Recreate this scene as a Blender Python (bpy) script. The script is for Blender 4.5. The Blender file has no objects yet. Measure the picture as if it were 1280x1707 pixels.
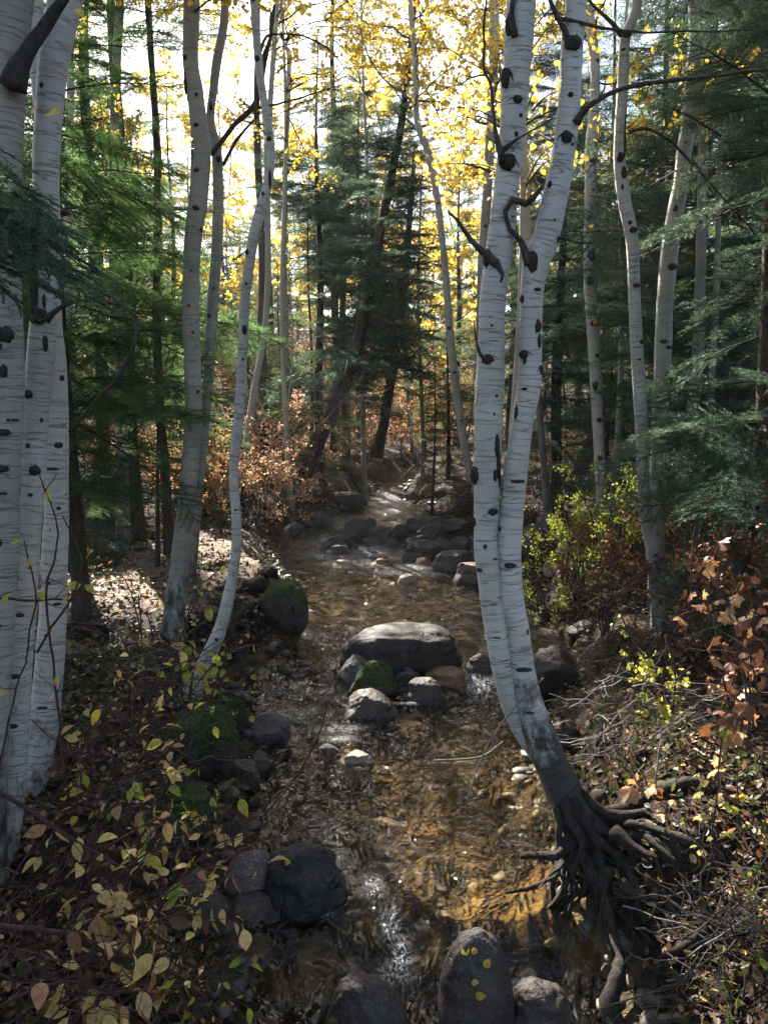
import bpy, math, random
import numpy as np
from mathutils import Vector, Matrix, noise as mnoise

# ------------------------------------------------------------------ camera, sky, sun
SC = bpy.context.scene
COL = SC.collection
FPX, CX, CY = 1360.0, 640.0, 853.5
PITCH = math.radians(7.5)
CAMZ = 2.5
SUN_AZ = math.radians(-24)      # left of straight ahead (+Y)
SUN_EL = math.radians(40)
EXPOSURE = 2.62
HAZE = .0006

cam_d = bpy.data.cameras.new('camera'); cam = bpy.data.objects.new('camera', cam_d); COL.objects.link(cam)
cam.location = (0, 0, CAMZ); cam.rotation_euler = (math.pi/2-PITCH, 0, 0)
cam_d.sensor_fit = 'VERTICAL'; cam_d.sensor_height = 36.0; cam_d.lens = 36.0*FPX/1707.0
cam_d.clip_start = 0.05; cam_d.clip_end = 3000
SC.camera = cam

W = bpy.data.worlds.new("World"); SC.world = W; W.use_nodes = True
nt = W.node_tree; nt.nodes.clear()
sky = nt.nodes.new('ShaderNodeTexSky'); sky.sky_type = 'NISHITA'; sky.sun_disc = False
sky.sun_elevation = SUN_EL; sky.sun_rotation = SUN_AZ; sky.dust_density = 2.0; sky.air_density = 1.0
bg = nt.nodes.new('ShaderNodeBackground'); bg.inputs['Strength'].default_value = 0.068
wo = nt.nodes.new('ShaderNodeOutputWorld')
nt.links.new(sky.outputs[0], bg.inputs[0]); nt.links.new(bg.outputs[0], wo.inputs[0])

SUNV = Vector((math.sin(SUN_AZ)*math.cos(SUN_EL), math.cos(SUN_AZ)*math.cos(SUN_EL), math.sin(SUN_EL)))
sd = bpy.data.lights.new('sun', 'SUN'); so = bpy.data.objects.new('sun', sd); COL.objects.link(so)
sd.energy = 5.0; sd.angle = math.radians(0.6); sd.color = (1.0, 0.93, 0.82)
so.rotation_euler = SUNV.to_track_quat('Z', 'Y').to_euler(); so.location = (-5, 12, 14)

SC.view_settings.view_transform = 'Standard'; SC.view_settings.look = 'None'
SC.view_settings.exposure = EXPOSURE; SC.view_settings.gamma = 1; SC.view_settings.use_curve_mapping = False
SC.cycles.max_bounces = 8; SC.cycles.diffuse_bounces = 3; SC.cycles.glossy_bounces = 3
SC.cycles.transmission_bounces = 4; SC.cycles.transparent_max_bounces = 8
SC.cycles.sample_clamp_indirect = 6; SC.cycles.caustics_reflective = False; SC.cycles.caustics_refractive = False

RNG = np.random.default_rng(7)
random.seed(7)

# ------------------------------------------------------------------ pixel -> place
CP, SP = math.cos(PITCH), math.sin(PITCH)
def ray(px, py):
    a = (px-CX)/FPX; b = (CY-py)/FPX
    return np.array([a, CP+b*SP, -SP+b*CP])
CAM = np.array([0, 0, CAMZ])
def at(px, py, Y):
    r = ray(px, py); return CAM + r*(Y/r[1])
def depth_of(p):                       # distance along the view axis
    return (p[1])*CP - (p[2]-CAMZ)*SP
def px2m(w, p): return w*depth_of(p)/FPX
def onz(px, py, z):
    r = ray(px, py); return CAM + r*((z-CAMZ)/r[2])

# ------------------------------------------------------------------ terrain
def sstep(a, b, x):
    t = np.clip((x-a)/(b-a), 0, 1); return t*t*(3-2*t)
def wz(Y):
    Y = np.asarray(Y, float)
    return -0.24 + 0.24*sstep(3.3, 4.1, Y) + 0.14*sstep(6.7, 7.4, Y) + 0.27*sstep(12.3, 16.5, Y) + 0.22*sstep(17, 21, Y) + 0.03*np.clip(Y-21, 0, 60)
def hitw(px, py):
    Y = 5.0
    for _ in range(40):
        p = onz(px, py, float(wz(Y))); Y = 0.6*Y+0.4*p[1]
    return p
_L = [(400,1760),(385,1620),(330,1500),(385,1400),(415,1300),(425,1210),(385,1140),(470,1085),(498,1040),(500,1000),(455,950),(465,910),(500,880),(560,855),(605,835),(615,822)]
_R = [(1090,1760),(1060,1690),(1035,1600),(960,1500),(935,1400),(905,1300),(900,1210),(935,1150),(960,1085),(890,1030),(865,980),(800,940),(800,905),(740,870),(700,845),(676,826)]
_l = sorted([(hitw(*q)[1], hitw(*q)[0]) for q in _L]); _r = sorted([(hitw(*q)[1], hitw(*q)[0]) for q in _R])
LY = np.array([0]+[a for a, b in _l]+[24, 40, 60]); LX = np.array([_l[0][1]-.1]+[b for a, b in _l]+[1.2, 3.6, 9.6])
RY = np.array([0]+[a for a, b in _r]+[24, 40, 60]); RX = np.array([_r[0][1]+.1]+[b for a, b in _r]+[0.6, 3.4, 9.2])

def vnoise(x, y, s, seed=0):
    """cheap value noise, vectorised"""
    x = np.asarray(x)/s+seed*17.3; y = np.asarray(y)/s+seed*5.7
    xi = np.floor(x); yi = np.floor(y); fx = x-xi; fy = y-yi
    fx = fx*fx*(3-2*fx); fy = fy*fy*(3-2*fy)
    def h(a, b):
        v = np.sin(a*127.1+b*311.7+seed*74.7)*43758.5453
        return v-np.floor(v)
    return ((h(xi, yi)*(1-fx)+h(xi+1, yi)*fx)*(1-fy)+(h(xi, yi+1)*(1-fx)+h(xi+1, yi+1)*fx)*fy)*2-1

def edge_d(x, y):
    """distance outside the stream (negative = in it), and which side"""
    jit = 0.10*vnoise(y, y*0+3, 0.35, 1)+0.05*vnoise(y, y*0, 0.12, 2)
    lx = np.interp(y, LY, LX)+jit; rx = np.interp(y, RY, RX)+jit
    dl = lx-x; dr = x-rx
    return np.maximum(dl, dr), dl > dr
def hgt(x, y):
    x = np.asarray(x, float); y = np.asarray(y, float)
    d, left = edge_d(x, y)
    w = wz(y)
    n1 = vnoise(x, y, 1.7, 3)*0.10; n2 = vnoise(x, y, 0.45, 4)*0.045; n3 = vnoise(x, y, 0.13, 5)*0.018
    bank = w + 0.06*sstep(-0.05, 0.08, d) + 0.36*sstep(0.02, 0.55, d) + 0.10*sstep(0.5, 2.5, d)
    near_r = np.where(left, 0, 1)*np.exp(-((y-3.9)/1.0)**2)
    bank = bank + near_r*0.10*sstep(0, .3, d)
    far = np.clip(y-15, 0, None)*0.035*sstep(0.3, 5, d) + np.clip(y-30, 0, 60)*0.08*sstep(0.3, 5, d) + np.clip(np.abs(x)-6, 0, 60)*0.05
    hout = bank + (n1*sstep(.3, 1.2, d)+n2+n3)*sstep(0, .4, d) + far
    dep = 0.20*sstep(0, 0.45, -d)
    hin = w - 0.02 - dep + n2*0.9 + n3*1.2
    return np.where(d > 0, hout, hin)
def H(x, y): return float(hgt(x, y))
def ghit(px, py, mx=70):
    r = ray(px, py); t = 1.0; pt = t
    while t < mx:
        p = CAM+r*t
        if p[2] < max(H(p[0], p[1]), float(wz(p[1])) if edge_d(p[0], p[1])[0] < 0 else -9):
            lo, hi = pt, t
            for _ in range(12):
                m = (lo+hi)/2; p = CAM+r*m
                g = max(H(p[0], p[1]), float(wz(p[1])) if edge_d(p[0], p[1])[0] < 0 else -9)
                if p[2] < g: hi = m
                else: lo = m
            return CAM+r*hi
        pt = t; t *= 1.012
    return CAM+r*mx

# ------------------------------------------------------------------ mesh helpers
def mk_mesh(name, V, F=None, T=None, mats=(), uv=None, mat_idx=None, attrs=None, smooth=True, Q=None):
    """V (n,3); T triangles (k,3), Q quads (m,4); uv per-vertex (n,2); attrs name->per-vertex float"""
    me = bpy.data.meshes.new(name)
    V = np.asarray(V, np.float32)
    loops = []; starts = []; n = 0
    if Q is not None and len(Q):
        Q = np.asarray(Q, np.int32); loops.append(Q.ravel()); starts.append(np.arange(len(Q))*4); n = len(Q)*4
    if T is not None and len(T):
        T = np.asarray(T, np.int32); loops.append(T.ravel()); starts.append(n+np.arange(len(T))*3)
    loops = np.concatenate(loops); starts = np.concatenate(starts)
    me.vertices.add(len(V)); me.vertices.foreach_set('co', V.ravel())
    me.loops.add(len(loops)); me.loops.foreach_set('vertex_index', loops)
    me.polygons.add(len(starts)); me.polygons.foreach_set('loop_start', starts.astype(np.int32))
    if mat_idx is not None: me.polygons.foreach_set('material_index', np.asarray(mat_idx, np.int32))
    if uv is not None:
        l = me.uv_layers.new(name='UVMap'); l.data.foreach_set('uv', np.asarray(uv, np.float32)[loops].ravel())
    if attrs:
        for k, v in attrs.items():
            a = me.attributes.new(k, 'FLOAT', 'POINT'); a.data.foreach_set('value', np.asarray(v, np.float32))
    me.update(calc_edges=True)
    me.polygons.foreach_set('use_smooth', np.full(len(starts), smooth))
    for m in mats: me.materials.append(m)
    return me

def link(name, data, parent=None, loc=None):
    o = bpy.data.objects.new(name, data); COL.objects.link(o)
    if parent is not None: o.parent = parent
    if loc is not None: o.location = loc
    return o
def thing(name, label, cat, loc=(0, 0, 0), group=None):
    o = link(name, None, None, Vector(loc)); o['label'] = label; o['category'] = cat
    o.empty_display_size = .1
    if group: o['group'] = group
    return o
def tag(o, label, cat=None, group=None, kind=None):
    o['label'] = label
    if cat: o['category'] = cat
    if group: o['group'] = group
    if kind: o['kind'] = kind
    return o

class MB:
    def __init__(s): s.V = []; s.Q = []; s.T = []; s.UV = []; s.A = []; s.n = 0
    def add(s, V, Q=None, T=None, uv=None, tint=0.5):
        V = np.asarray(V, float)
        s.V.append(V)
        if Q is not None and len(Q): s.Q.append(np.asarray(Q)+s.n)
        if T is not None and len(T): s.T.append(np.asarray(T)+s.n)
        s.UV.append(np.zeros((len(V), 2)) if uv is None else uv)
        s.A.append(np.full(len(V), tint) if np.isscalar(tint) else tint)
        s.n += len(V)
    def mesh(s, name, mats, smooth=True, origin=None):
        V = np.concatenate(s.V)
        if origin is not None: V = V-np.asarray(origin)
        return mk_mesh(name, V, Q=np.concatenate(s.Q) if s.Q else None, T=np.concatenate(s.T) if s.T else None, mats=mats,
                       uv=np.concatenate(s.UV), attrs={'tint': np.concatenate(s.A)}, smooth=smooth)

def spline(P, step):
    """Catmull-Rom through rows of P (any columns), sampled about every `step` metres"""
    P = np.asarray(P, float)
    if len(P) < 2: return P
    E = np.vstack([2*P[0]-P[1], P, 2*P[-1]-P[-2]])
    out = []
    for i in range(1, len(E)-2):
        p0, p1, p2, p3 = E[i-1], E[i], E[i+1], E[i+2]
        n = max(1, int(np.linalg.norm((p2-p1)[:3])/step))
        t = (np.arange(n)/n)[:, None]
        out.append(0.5*((2*p1)+(-p0+p2)*t+(2*p0-5*p1+4*p2-p3)*t*t+(-p0+3*p1-3*p2+p3)*t**3))
    out.append(P[-1:]); return np.vstack(out)

def tube(mb, C, R, ns=8, lump=0.0, cap=True, seed=0, tint=0.5, v0=0.0):
    """swept tube with its seam on the side away from the camera"""
    C = np.asarray(C, float); R = np.asarray(R, float); n = len(C)
    Tn = np.gradient(C, axis=0); Tn /= np.linalg.norm(Tn, axis=1)[:, None]+1e-9
    ref = np.array([0, 1.0, 0.0])
    if abs(Tn[:, 1]).mean() > .9: ref = np.array([1.0, 0, 0])
    A = ref[None]-Tn*(Tn@ref)[:, None]; A /= np.linalg.norm(A, axis=1)[:, None]+1e-9
    B = np.cross(Tn, A)
    th = np.linspace(0, 2*np.pi, ns+1)
    ct, st = np.cos(th), np.sin(th)
    s = np.concatenate([[0], np.cumsum(np.linalg.norm(np.diff(C, axis=0), axis=1))])
    rr = R[:, None]*np.ones(ns+1)[None]
    if not np.isscalar(lump) or lump:
        l = vnoise(s[:, None]/1.0+seed*3.1, np.cos(th)[None]*0.13+seed, 0.16, seed % 50)+0.6*vnoise(s[:, None], np.sin(th)[None]*.1+9, 0.07, seed % 50+3)
        rr = rr*(1+(lump if np.isscalar(lump) else np.asarray(lump)[:, None])*l)
        rr[:, -1] = rr[:, 0]
    V = C[:, None]+A[:, None]*(rr*ct)[:, :, None]+B[:, None]*(rr*st)[:, :, None]
    uv = np.stack([np.broadcast_to((th/(2*np.pi))[None]*(2*np.pi*max(R.mean(), .01)), (n, ns+1)), np.broadcast_to(s[:, None]+v0, (n, ns+1))], -1).reshape(-1, 2)
    i = np.arange(n-1)[:, None]*(ns+1); j = np.arange(ns)[None]
    Q = np.stack([i+j, i+j+1, i+ns+1+j+1, i+ns+1+j], -1).reshape(-1, 4)
    V = V.reshape(-1, 3); T = None
    if cap:
        V = np.vstack([V, C[-1:]+Tn[-1:]*R[-1]*.3, C[:1]-Tn[:1]*R[0]*.3])
        uv = np.vstack([uv, [[0, s[-1]+v0], [0, v0]]])
        e = (n-1)*(ns+1); m = n*(ns+1)
        T = [(e+k, e+k+1, m) for k in range(ns)]+[(k+1, k, m+1) for k in range(ns)]
    mb.add(V, Q=Q, T=T, uv=uv, tint=tint)

# ------------------------------------------------------------------ materials
def new_mat(name):
    m = bpy.data.materials.new(name); m.use_nodes = True; t = m.node_tree; t.nodes.clear()
    o = t.nodes.new('ShaderNodeOutputMaterial'); return m, t, o
class N:
    def __init__(s, t): s.t = t
    def __call__(s, typ, ins=None, **kw):
        n = s.t.nodes.new('ShaderNode'+typ)
        for k, v in kw.items(): setattr(n, k, v)
        for k, v in (ins or {}).items():
            if isinstance(v, bpy.types.NodeSocket): s.t.links.new(v, n.inputs[k])
            else: n.inputs[k].default_value = v
        return n
    def ramp(s, fac, stops, interp='LINEAR'):
        n = s.t.nodes.new('ShaderNodeValToRGB'); r = n.color_ramp; r.interpolation = interp
        while len(r.elements) < len(stops): r.elements.new(0.5)
        for e, (p, c) in zip(r.elements, stops):
            e.position = p; e.color = (*c, 1) if len(c) == 3 else c
        s.t.links.new(fac, n.inputs[0]); return n.outputs[0]
    def math(s, op, a, b=0.0, c=0.0, clamp=False):
        n = s.t.nodes.new('ShaderNodeMath'); n.operation = op; n.use_clamp = clamp
        for i, v in enumerate((a, b, c)):
            if isinstance(v, bpy.types.NodeSocket): s.t.links.new(v, n.inputs[i])
            else: n.inputs[i].default_value = v
        return n.outputs[0]
    def mix(s, f, a, b, mode='MIX'):
        n = s.t.nodes.new('ShaderNodeMix'); n.data_type = 'RGBA'; n.blend_type = mode
        for k, v in ((0, f), (6, a), (7, b)):
            if isinstance(v, bpy.types.NodeSocket): s.t.links.new(v, n.inputs[k])
            else: n.inputs[k].default_value = (*v, 1) if k > 0 and len(v) == 3 else v
        return n.outputs[2]
    def noise(s, vec, scale, detail=4, rough=.55, out=0):
        n = s('TexNoise', {'Vector': vec, 'Scale': scale, 'Detail': detail, 'Roughness': rough}); return n.outputs[out]
    def mapr(s, v, a, b, c=0., d=1.):
        n = s('MapRange', {'Value': v, 'From Min': a, 'From Max': b, 'To Min': c, 'To Max': d}); return n.outputs[0]

def leaf_mat(name, stops, trans=0.45, rough=.5, per='tint', tcol=(1., 1., 1.)):
    m, t, o = new_mat(name); n = N(t)
    at_ = n('Attribute', attribute_name='tint').outputs['Fac']
    rnd = n('ObjectInfo').outputs['Random']
    f = n.math('FRACT', n.math('ADD', at_, n.math('MULTIPLY', rnd, 0.6)))
    if per == 'obj': f = rnd
    c = n.ramp(f, stops)
    geo = n('TexCoord').outputs['Object']
    c = n.mix(n.mapr(n.noise(geo, 75, 4, .65), .42, .66, 0, .75), c, n.mix(1.0, c, (.55, .42, .3), 'MULTIPLY'))
    d = n('BsdfPrincipled', {'Base Color': c, 'Roughness': rough, 'Specular IOR Level': .3})
    tr = n('BsdfTranslucent', {'Color': n.mix(1.0, c, (tcol[0], tcol[1], tcol[2]), 'MULTIPLY')})
    x = n('MixShader', {0: trans, 1: d.outputs[0], 2: tr.outputs[0]})
    t.links.new(x.outputs[0], o.inputs[0]); return m

def aspen_bark(name, white=(.50, .50, .49), base_dark=0.5, scale=1.0):
    m, t, o = new_mat(name); n = N(t)
    uv = n('UVMap', uv_map='UVMap').outputs[0]
    rnd = n('ObjectInfo').outputs['Random']
    sh = n('VectorMath', {0: uv, 1: n('CombineXYZ', {0: n.math('MULTIPLY', rnd, 31), 1: n.math('MULTIPLY', rnd, 57)}).outputs[0]}, operation='ADD').outputs[0]
    v = n('SeparateXYZ', {0: uv}).outputs[1]
    def mp(sx, sy): return n('VectorMath', {0: sh, 1: (sx, sy, 1)}, operation='MULTIPLY').outputs[0]
    fine = n.noise(mp(9, 55), 1.0, 5, .6)
    blotch = n.noise(mp(8, 5), 1.0, 4, .6)
    lent = n.noise(mp(22, 130), 1.0, 2, .5)          # short horizontal dashes
    lentm = n.mapr(lent, .70, .76)
    ring = n.noise(mp(2.2, 21), 1.0, 3, .55)
    ringm = n.mapr(n.math('ABSOLUTE', n.math('SUBTRACT', ring, .5)), .0, .018, 1, 0)
    spots = n('TexVoronoi', {'Vector': mp(14, 26), 'Scale': 1.0, 'Randomness': 1.0})
    gate = n.mapr(n.noise(mp(5, 9), 1., 2), .60, .68)
    spotm = n.math('MULTIPLY', n.mapr(spots.outputs['Distance'], .07, .16, 1, 0), gate)
    c = n.mix(n.mapr(fine, .35, .75), white, tuple(a*.91 for a in white))
    c = n.mix(n.mapr(blotch, .5, .75, 0, .6), c, (white[0]*.80, white[1]*.82, white[2]*.72))
    c = n.mix(n.mapr(n.noise(mp(3, 1.1), 1., 3, .6), .42, .68, 0, .75), c, (white[0]*.62, white[1]*.64, white[2]*.58))
    c = n.mix(n.mapr(n.noise(mp(30, 3.5), 1., 5, .7), .66, .74, 0, .8), c, (.05, .045, .04))
    c = n.mix(n.math('MULTIPLY', ringm, n.mapr(n.noise(mp(3, 6), 1., 2), .42, .60, 0, .75)), c, (.12, .10, .085))
    c = n.mix(n.math('MULTIPLY', lentm, .8), c, (.06, .05, .045))
    c = n.mix(n.math('MULTIPLY', spotm, .92), c, (.025, .022, .02))
    rough_b = n.noise(mp(20, 6), 1., 7, .75)
    low = n.math('MULTIPLY', n.mapr(v, .15, 1.0*scale+.25, 1, 0), base_dark)
    dk = n.mapr(n.math('ADD', rough_b, low), .70, .86)
    c = n.mix(n.math('MULTIPLY', dk, .93), c, n.mix(n.mapr(rough_b, .3, .75), (.006, .005, .005), (.040, .033, .028)))
    hb = n.math('ADD', n.math('MULTIPLY', ringm, -.9), n.math('ADD', n.math('MULTIPLY', dk, n.math('MULTIPLY', rough_b, 2.2)), n.math('MULTIPLY', n.math('ADD', spotm, n.math('MULTIPLY', fine, .25)), .8)))
    b = n('Bump', {'Height': hb, 'Strength': .7, 'Distance': .014})
    d = n('BsdfPrincipled', {'Base Color': c, 'Roughness': .62, 'Specular IOR Level': .3, 'Normal': b.outputs[0]})
    t.links.new(d.outputs[0], o.inputs[0]); return m

def rough_bark(name, c1, c2, sc=14, bump=.02, moss=0.):
    m, t, o = new_mat(name); n = N(t)
    g = n('TexCoord').outputs['Object']
    st = n('VectorMath', {0: g, 1: (1, 1, .22)}, operation='MULTIPLY').outputs[0]
    a = n.noise(st, sc, 8, .7); b_ = n.noise(g, sc*3, 4)
    c = n.mix(n.mapr(a, .35, .68), c1, c2)
    c = n.mix(n.mapr(b_, .5, .7, 0, .5), c, tuple(x*1.5 for x in c2))
    if moss: c = n.mix(n.mapr(n.noise(g, 5, 4), .55, .65, 0, moss), c, (.035, .06, .01))
    b = n('Bump', {'Height': a, 'Strength': .9, 'Distance': bump})
    d = n('BsdfPrincipled', {'Base Color': c, 'Roughness': .85, 'Specular IOR Level': .2, 'Normal': b.outputs[0]})
    t.links.new(d.outputs[0], o.inputs[0]); return m

def rock_mat(name, c1, c2, wet=0.0, moss=0.0, speck=.5):
    m, t, o = new_mat(name); n = N(t)
    g = n('TexCoord').outputs['Object']; geo = n('NewGeometry')
    a = n.noise(g, 5, 8, .62); s = n.noise(g, 95, 3, .6); v = n('TexVoronoi', {'Vector': g, 'Scale': 140}).outputs['Distance']
    c = n.mix(n.mapr(a, .35, .65), c1, c2)
    c = n.mix(n.mapr(s, .52, .68, 0, speck), c, tuple(min(1, x*2.3+.02) for x in c2))
    c = n.mix(n.mapr(v, .0, .25, speck*.7, 0), c, (.02, .02, .02))
    lich = n.mapr(n.noise(g, 11, 5, .6), .60, .66, 0, .35*(1-wet))
    c = n.mix(lich, c, (.16, .17, .12))
    rg = n.mapr(a, .3, .7, .7-.3*wet, .9-.3*wet)
    hb = n.math('ADD', n.math('MULTIPLY', a, 1.0), n.math('MULTIPLY', s, .18))
    if moss:
        nz = n('SeparateXYZ', {0: geo.outputs['Normal']}).outputs[2]
        mm = n.math('MULTIPLY', n.mapr(n.math('ADD', nz, n.math('MULTIPLY', n.noise(g, 6, 5), 1.2)), 1.25-.8*moss, 1.5-.8*moss), 1.0)
        mc = n.mix(n.mapr(n.noise(g, 38, 6, .7), .35, .65), (.008, .014, .003), (.075, .11, .018))
        c = n.mix(mm, c, mc); rg = n.mix(mm, n('CombineXYZ', {0: rg, 1: rg, 2: rg}).outputs[0], (.95, .95, .95))
        hb = n.math('ADD', hb, n.math('MULTIPLY', mm, n.math('MULTIPLY', n.noise(g, 80, 5, .7), 1.2)))
    vw = n('VectorMath', {0: g, 1: n('VectorMath', {0: n('TexNoise', {'Vector': g, 'Scale': 4.}).outputs['Color'], 1: (.5, .5, .5)}, operation='MULTIPLY').outputs[0]}, operation='ADD').outputs[0]
    cr = n('TexVoronoi', {'Vector': vw, 'Scale': 1.9}, feature='DISTANCE_TO_EDGE').outputs['Distance']; crk = n.math('MULTIPLY', n.mapr(cr, .0, .018, 1, 0), n.mapr(n.noise(g, 4, 2), .54, .60))
    c = n.mix(n.math('MULTIPLY', crk, .6), c, (.006, .005, .005)); hb = n.math('SUBTRACT', hb, crk)
    b = n('Bump', {'Height': hb, 'Strength': .9, 'Distance': .035})
    d = n('BsdfPrincipled', {'Base Color': c, 'Roughness': rg, 'Specular IOR Level': .25+.15*wet, 'Normal': b.outputs[0]})
    t.links.new(d.outputs[0], o.inputs[0]); return m

def ground_mat():
    m, t, o = new_mat('forest_floor'); n = N(t)
    g = n('TexCoord').outputs['Object']
    bed = n('Attribute', attribute_name='bed').outputs['Fac']
    a = n.noise(g, 2.2, 8, .65); f = n.noise(g, 34, 6, .7)
    soil = n.mix(n.mapr(a, .35, .65), (.006, .005, .004), (.016, .012, .009))
    soil = n.mix(n.mapr(f, .5, .72), soil, (.042, .030, .021))
    v = n('TexVoronoi', {'Vector': g, 'Scale': 26.}); vc = n('SeparateColor', {0: v.outputs['Color']})
    lf = n.ramp(vc.outputs[0], [(0, (.04, .019, .009)), (.3, (.08, .038, .015)), (.55, (.03, .016, .010)), (.8, (.12, .06, .02)), (1, (.08, .05, .03))])
    lm = n.math('MULTIPLY', n.mapr(vc.outputs[1], .35, .45), n.mapr(n.noise(g, 1.4, 3), .38, .52))
    soil = n.mix(n.math('MULTIPLY', lm, .8), soil, lf)
    # stream bed: tan cobbles and sand, gold stones, sun patches painted in
    v2 = n('TexVoronoi', {'Vector': g, 'Scale': 9.}); v2c = n('SeparateColor', {0: v2.outputs['Color']})
    cob = n.ramp(v2c.outputs[0], [(0, (.045, .034, .022)), (.3, (.068, .053, .032)), (.6, (.10, .076, .038)), (.85, (.15, .10, .042)), (1, (.06, .053, .04))])
    cob = n.mix(n.mapr(f, .45, .7, 0, .5), cob, (.06, .042, .022))
    e2 = n.mapr(v2.outputs['Distance'], .25, .62, 0, .8)
    cob = n.mix(e2, cob, (.05, .036, .02))
    gold_sun_tint = n('Attribute', attribute_name='gold_sun_tint').outputs['Fac']
    cob = n.mix(gold_sun_tint, cob, n.mix(n.mapr(a, .4, .6), (.34, .17, .045), (.36, .27, .10)))
    c = n.mix(bed, soil, cob)
    hb = n.math('ADD', f, n.math('MULTIPLY', n.mapr(v.outputs['Distance'], 0, .6, 1, 0), .5))
    b = n('Bump', {'Height': hb, 'Strength': .8, 'Distance': .03})
    d = n('BsdfPrincipled', {'Base Color': c, 'Roughness': .9, 'Specular IOR Level': .15, 'Normal': b.outputs[0]})
    t.links.new(d.outputs[0], o.inputs[0]); return m

def path_mat():
    m, t, o = new_mat('trodden_dirt'); n = N(t)
    g = n('TexCoord').outputs['Object']
    a = n.noise(g, 3, 6, .6); f = n.noise(g, 45, 6, .7)
    c = n.mix(n.mapr(a, .35, .65), (.10, .075, .062), (.20, .155, .13))
    c = n.mix(n.mapr(f, .5, .7), c, (.06, .042, .034))
    v = n('TexVoronoi', {'Vector': g, 'Scale': 34.}); vc = n('SeparateColor', {0: v.outputs['Color']})
    c = n.mix(n.mapr(vc.outputs[1], .80, .84, 0, .9), c, n.ramp(vc.outputs[0], [(0, (.22, .10, .04)), (1, (.35, .22, .12))]))
    b = n('Bump', {'Height': f, 'Strength': .6, 'Distance': .02})
    d = n('BsdfPrincipled', {'Base Color': c, 'Roughness': .9, 'Specular IOR Level': .2, 'Normal': b.outputs[0]})
    t.links.new(d.outputs[0], o.inputs[0]); return m

WB = .07
def water_mat():
    m, t, o = new_mat('creek_water'); n = N(t)
    g = n('TexCoord').outputs['Object']; foam_glint = n('Attribute', attribute_name='foam_glint').outputs['Fac']
    wp = n('VectorMath', {0: g, 1: n('VectorMath', {0: n('TexNoise', {'Vector': g, 'Scale': 2.5}).outputs['Color'], 1: (.5, .5, .5)}, operation='MULTIPLY').outputs[0]}, operation='ADD').outputs[0]
    st = n('VectorMath', {0: wp, 1: (1.0, .5, 1)}, operation='MULTIPLY').outputs[0]
    w1 = n.noise(st, 11, 1.3, .5); w2 = n.noise(st, 27, .6, .5); w3 = n.noise(g, 3.2, 2)
    hb = n.math('ADD', n.math('ADD', n.math('MULTIPLY', w1, 1.0), n.math('MULTIPLY', w2, .38)), n.math('MULTIPLY', w3, .8))
    hb = n.math('MULTIPLY', hb, n.mapr(n.noise(g, 1.3, 2), .35, .65, .30, 1.15))
    b = n('Bump', {'Height': hb, 'Strength': 1.0, 'Distance': WB})
    fr = n('Fresnel', {'IOR': 1.33, 'Normal': b.outputs[0]})
    gl = n('BsdfGlossy', {'Color': (1, 1, 1, 1), 'Roughness': .0, 'Normal': b.outputs[0]})
    t1_ = n('BsdfTransparent', {'Color': (.95, .87, .72, 1)}); t2_ = n('BsdfRefraction', {'Color': (.92, .84, .68, 1), 'IOR': 1.33, 'Roughness': 0.0, 'Normal': b.outputs[0]})
    tp = n('MixShader', {0: .3, 1: t1_.outputs[0], 2: t2_.outputs[0]})
    mx = n('MixShader', {0: fr.outputs[0], 1: tp.outputs[0], 2: gl.outputs[0]})
    fm = n.math('MULTIPLY', foam_glint, n.mapr(n.noise(st, 70, 6, .8), .50, .62), clamp=True)
    fd = n('BsdfPrincipled', {'Base Color': (.75, .79, .84, 1), 'Roughness': .35})
    mf = n('MixShader', {0: n.math('MULTIPLY', fm, .9), 1: mx.outputs[0], 2: fd.outputs[0]})
    t.links.new(mf.outputs[0], o.inputs[0]); return m

M_GROUND, M_PATH, M_WATER = ground_mat(), path_mat(), water_mat()
M_ASPEN = aspen_bark('aspen_bark', (.43, .41, .385), .24)
M_ASPEN_OLD = aspen_bark('aspen_bark_dark_foot', (.49, .475, .45), .62, 1.0)
M_ASPEN_TAN = aspen_bark('aspen_bark_tan', (.42, .38, .31), .2)
M_ASPEN_DIM = aspen_bark('aspen_bark_dull_shaded', (.31, .30, .265), .3)  # duller bark; shade on the leftmost foreground trunk is put into its colour
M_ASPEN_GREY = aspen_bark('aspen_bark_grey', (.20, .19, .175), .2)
M_KNOT = rough_bark('knot_bark', (.008, .007, .007), (.05, .042, .038), 30, .01)
M_DARKBARK = rough_bark('conifer_bark', (.018, .013, .010), (.085, .062, .048), 12, .03)
M_ROOT = rough_bark('root_bark', (.007, .006, .005), (.045, .036, .030), 26, .022, .25)
M_TWIG = rough_bark('dark_twig', (.025, .018, .015), (.07, .05, .042), 30, .003)
M_TWIG_PALE = rough_bark('pale_twig', (.07, .06, .055), (.20, .175, .155), 30, .003)
M_TWIG_RED = rough_bark('red_twig', (.020, .010, .009), (.085, .040, .034), 30, .003)
M_LEAF_Y = leaf_mat('yellow_leaf', [(0, (.72, .54, .07)), (.3, (.80, .62, .11)), (.6, (.74, .48, .05)), (.85, (.62, .58, .12)), (1, (.72, .54, .07))], .55, tcol=(1.15, 1.15, 1.1))
M_LEAF_PALE = leaf_mat('pale_yellow_leaf', [(0, (.70, .50, .22)), (.25, (.66, .43, .11)), (.5, (.56, .35, .14)), (.7, (.50, .40, .13)), (.85, (.36, .19, .09)), (1, (.70, .50, .22))], .35)
M_LEAF_GY = leaf_mat('green_yellow_leaf', [(0, (.16, .26, .03)), (.4, (.30, .36, .05)), (.7, (.46, .42, .06)), (1, (.16, .26, .03))], .45)
M_LEAF_DG = leaf_mat('dull_green_leaf', [(0, (.03, .052, .012)), (.4, (.055, .075, .017)), (.7, (.09, .085, .02)), (.9, (.16, .11, .035)), (1, (.03, .052, .012))], .35)
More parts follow.
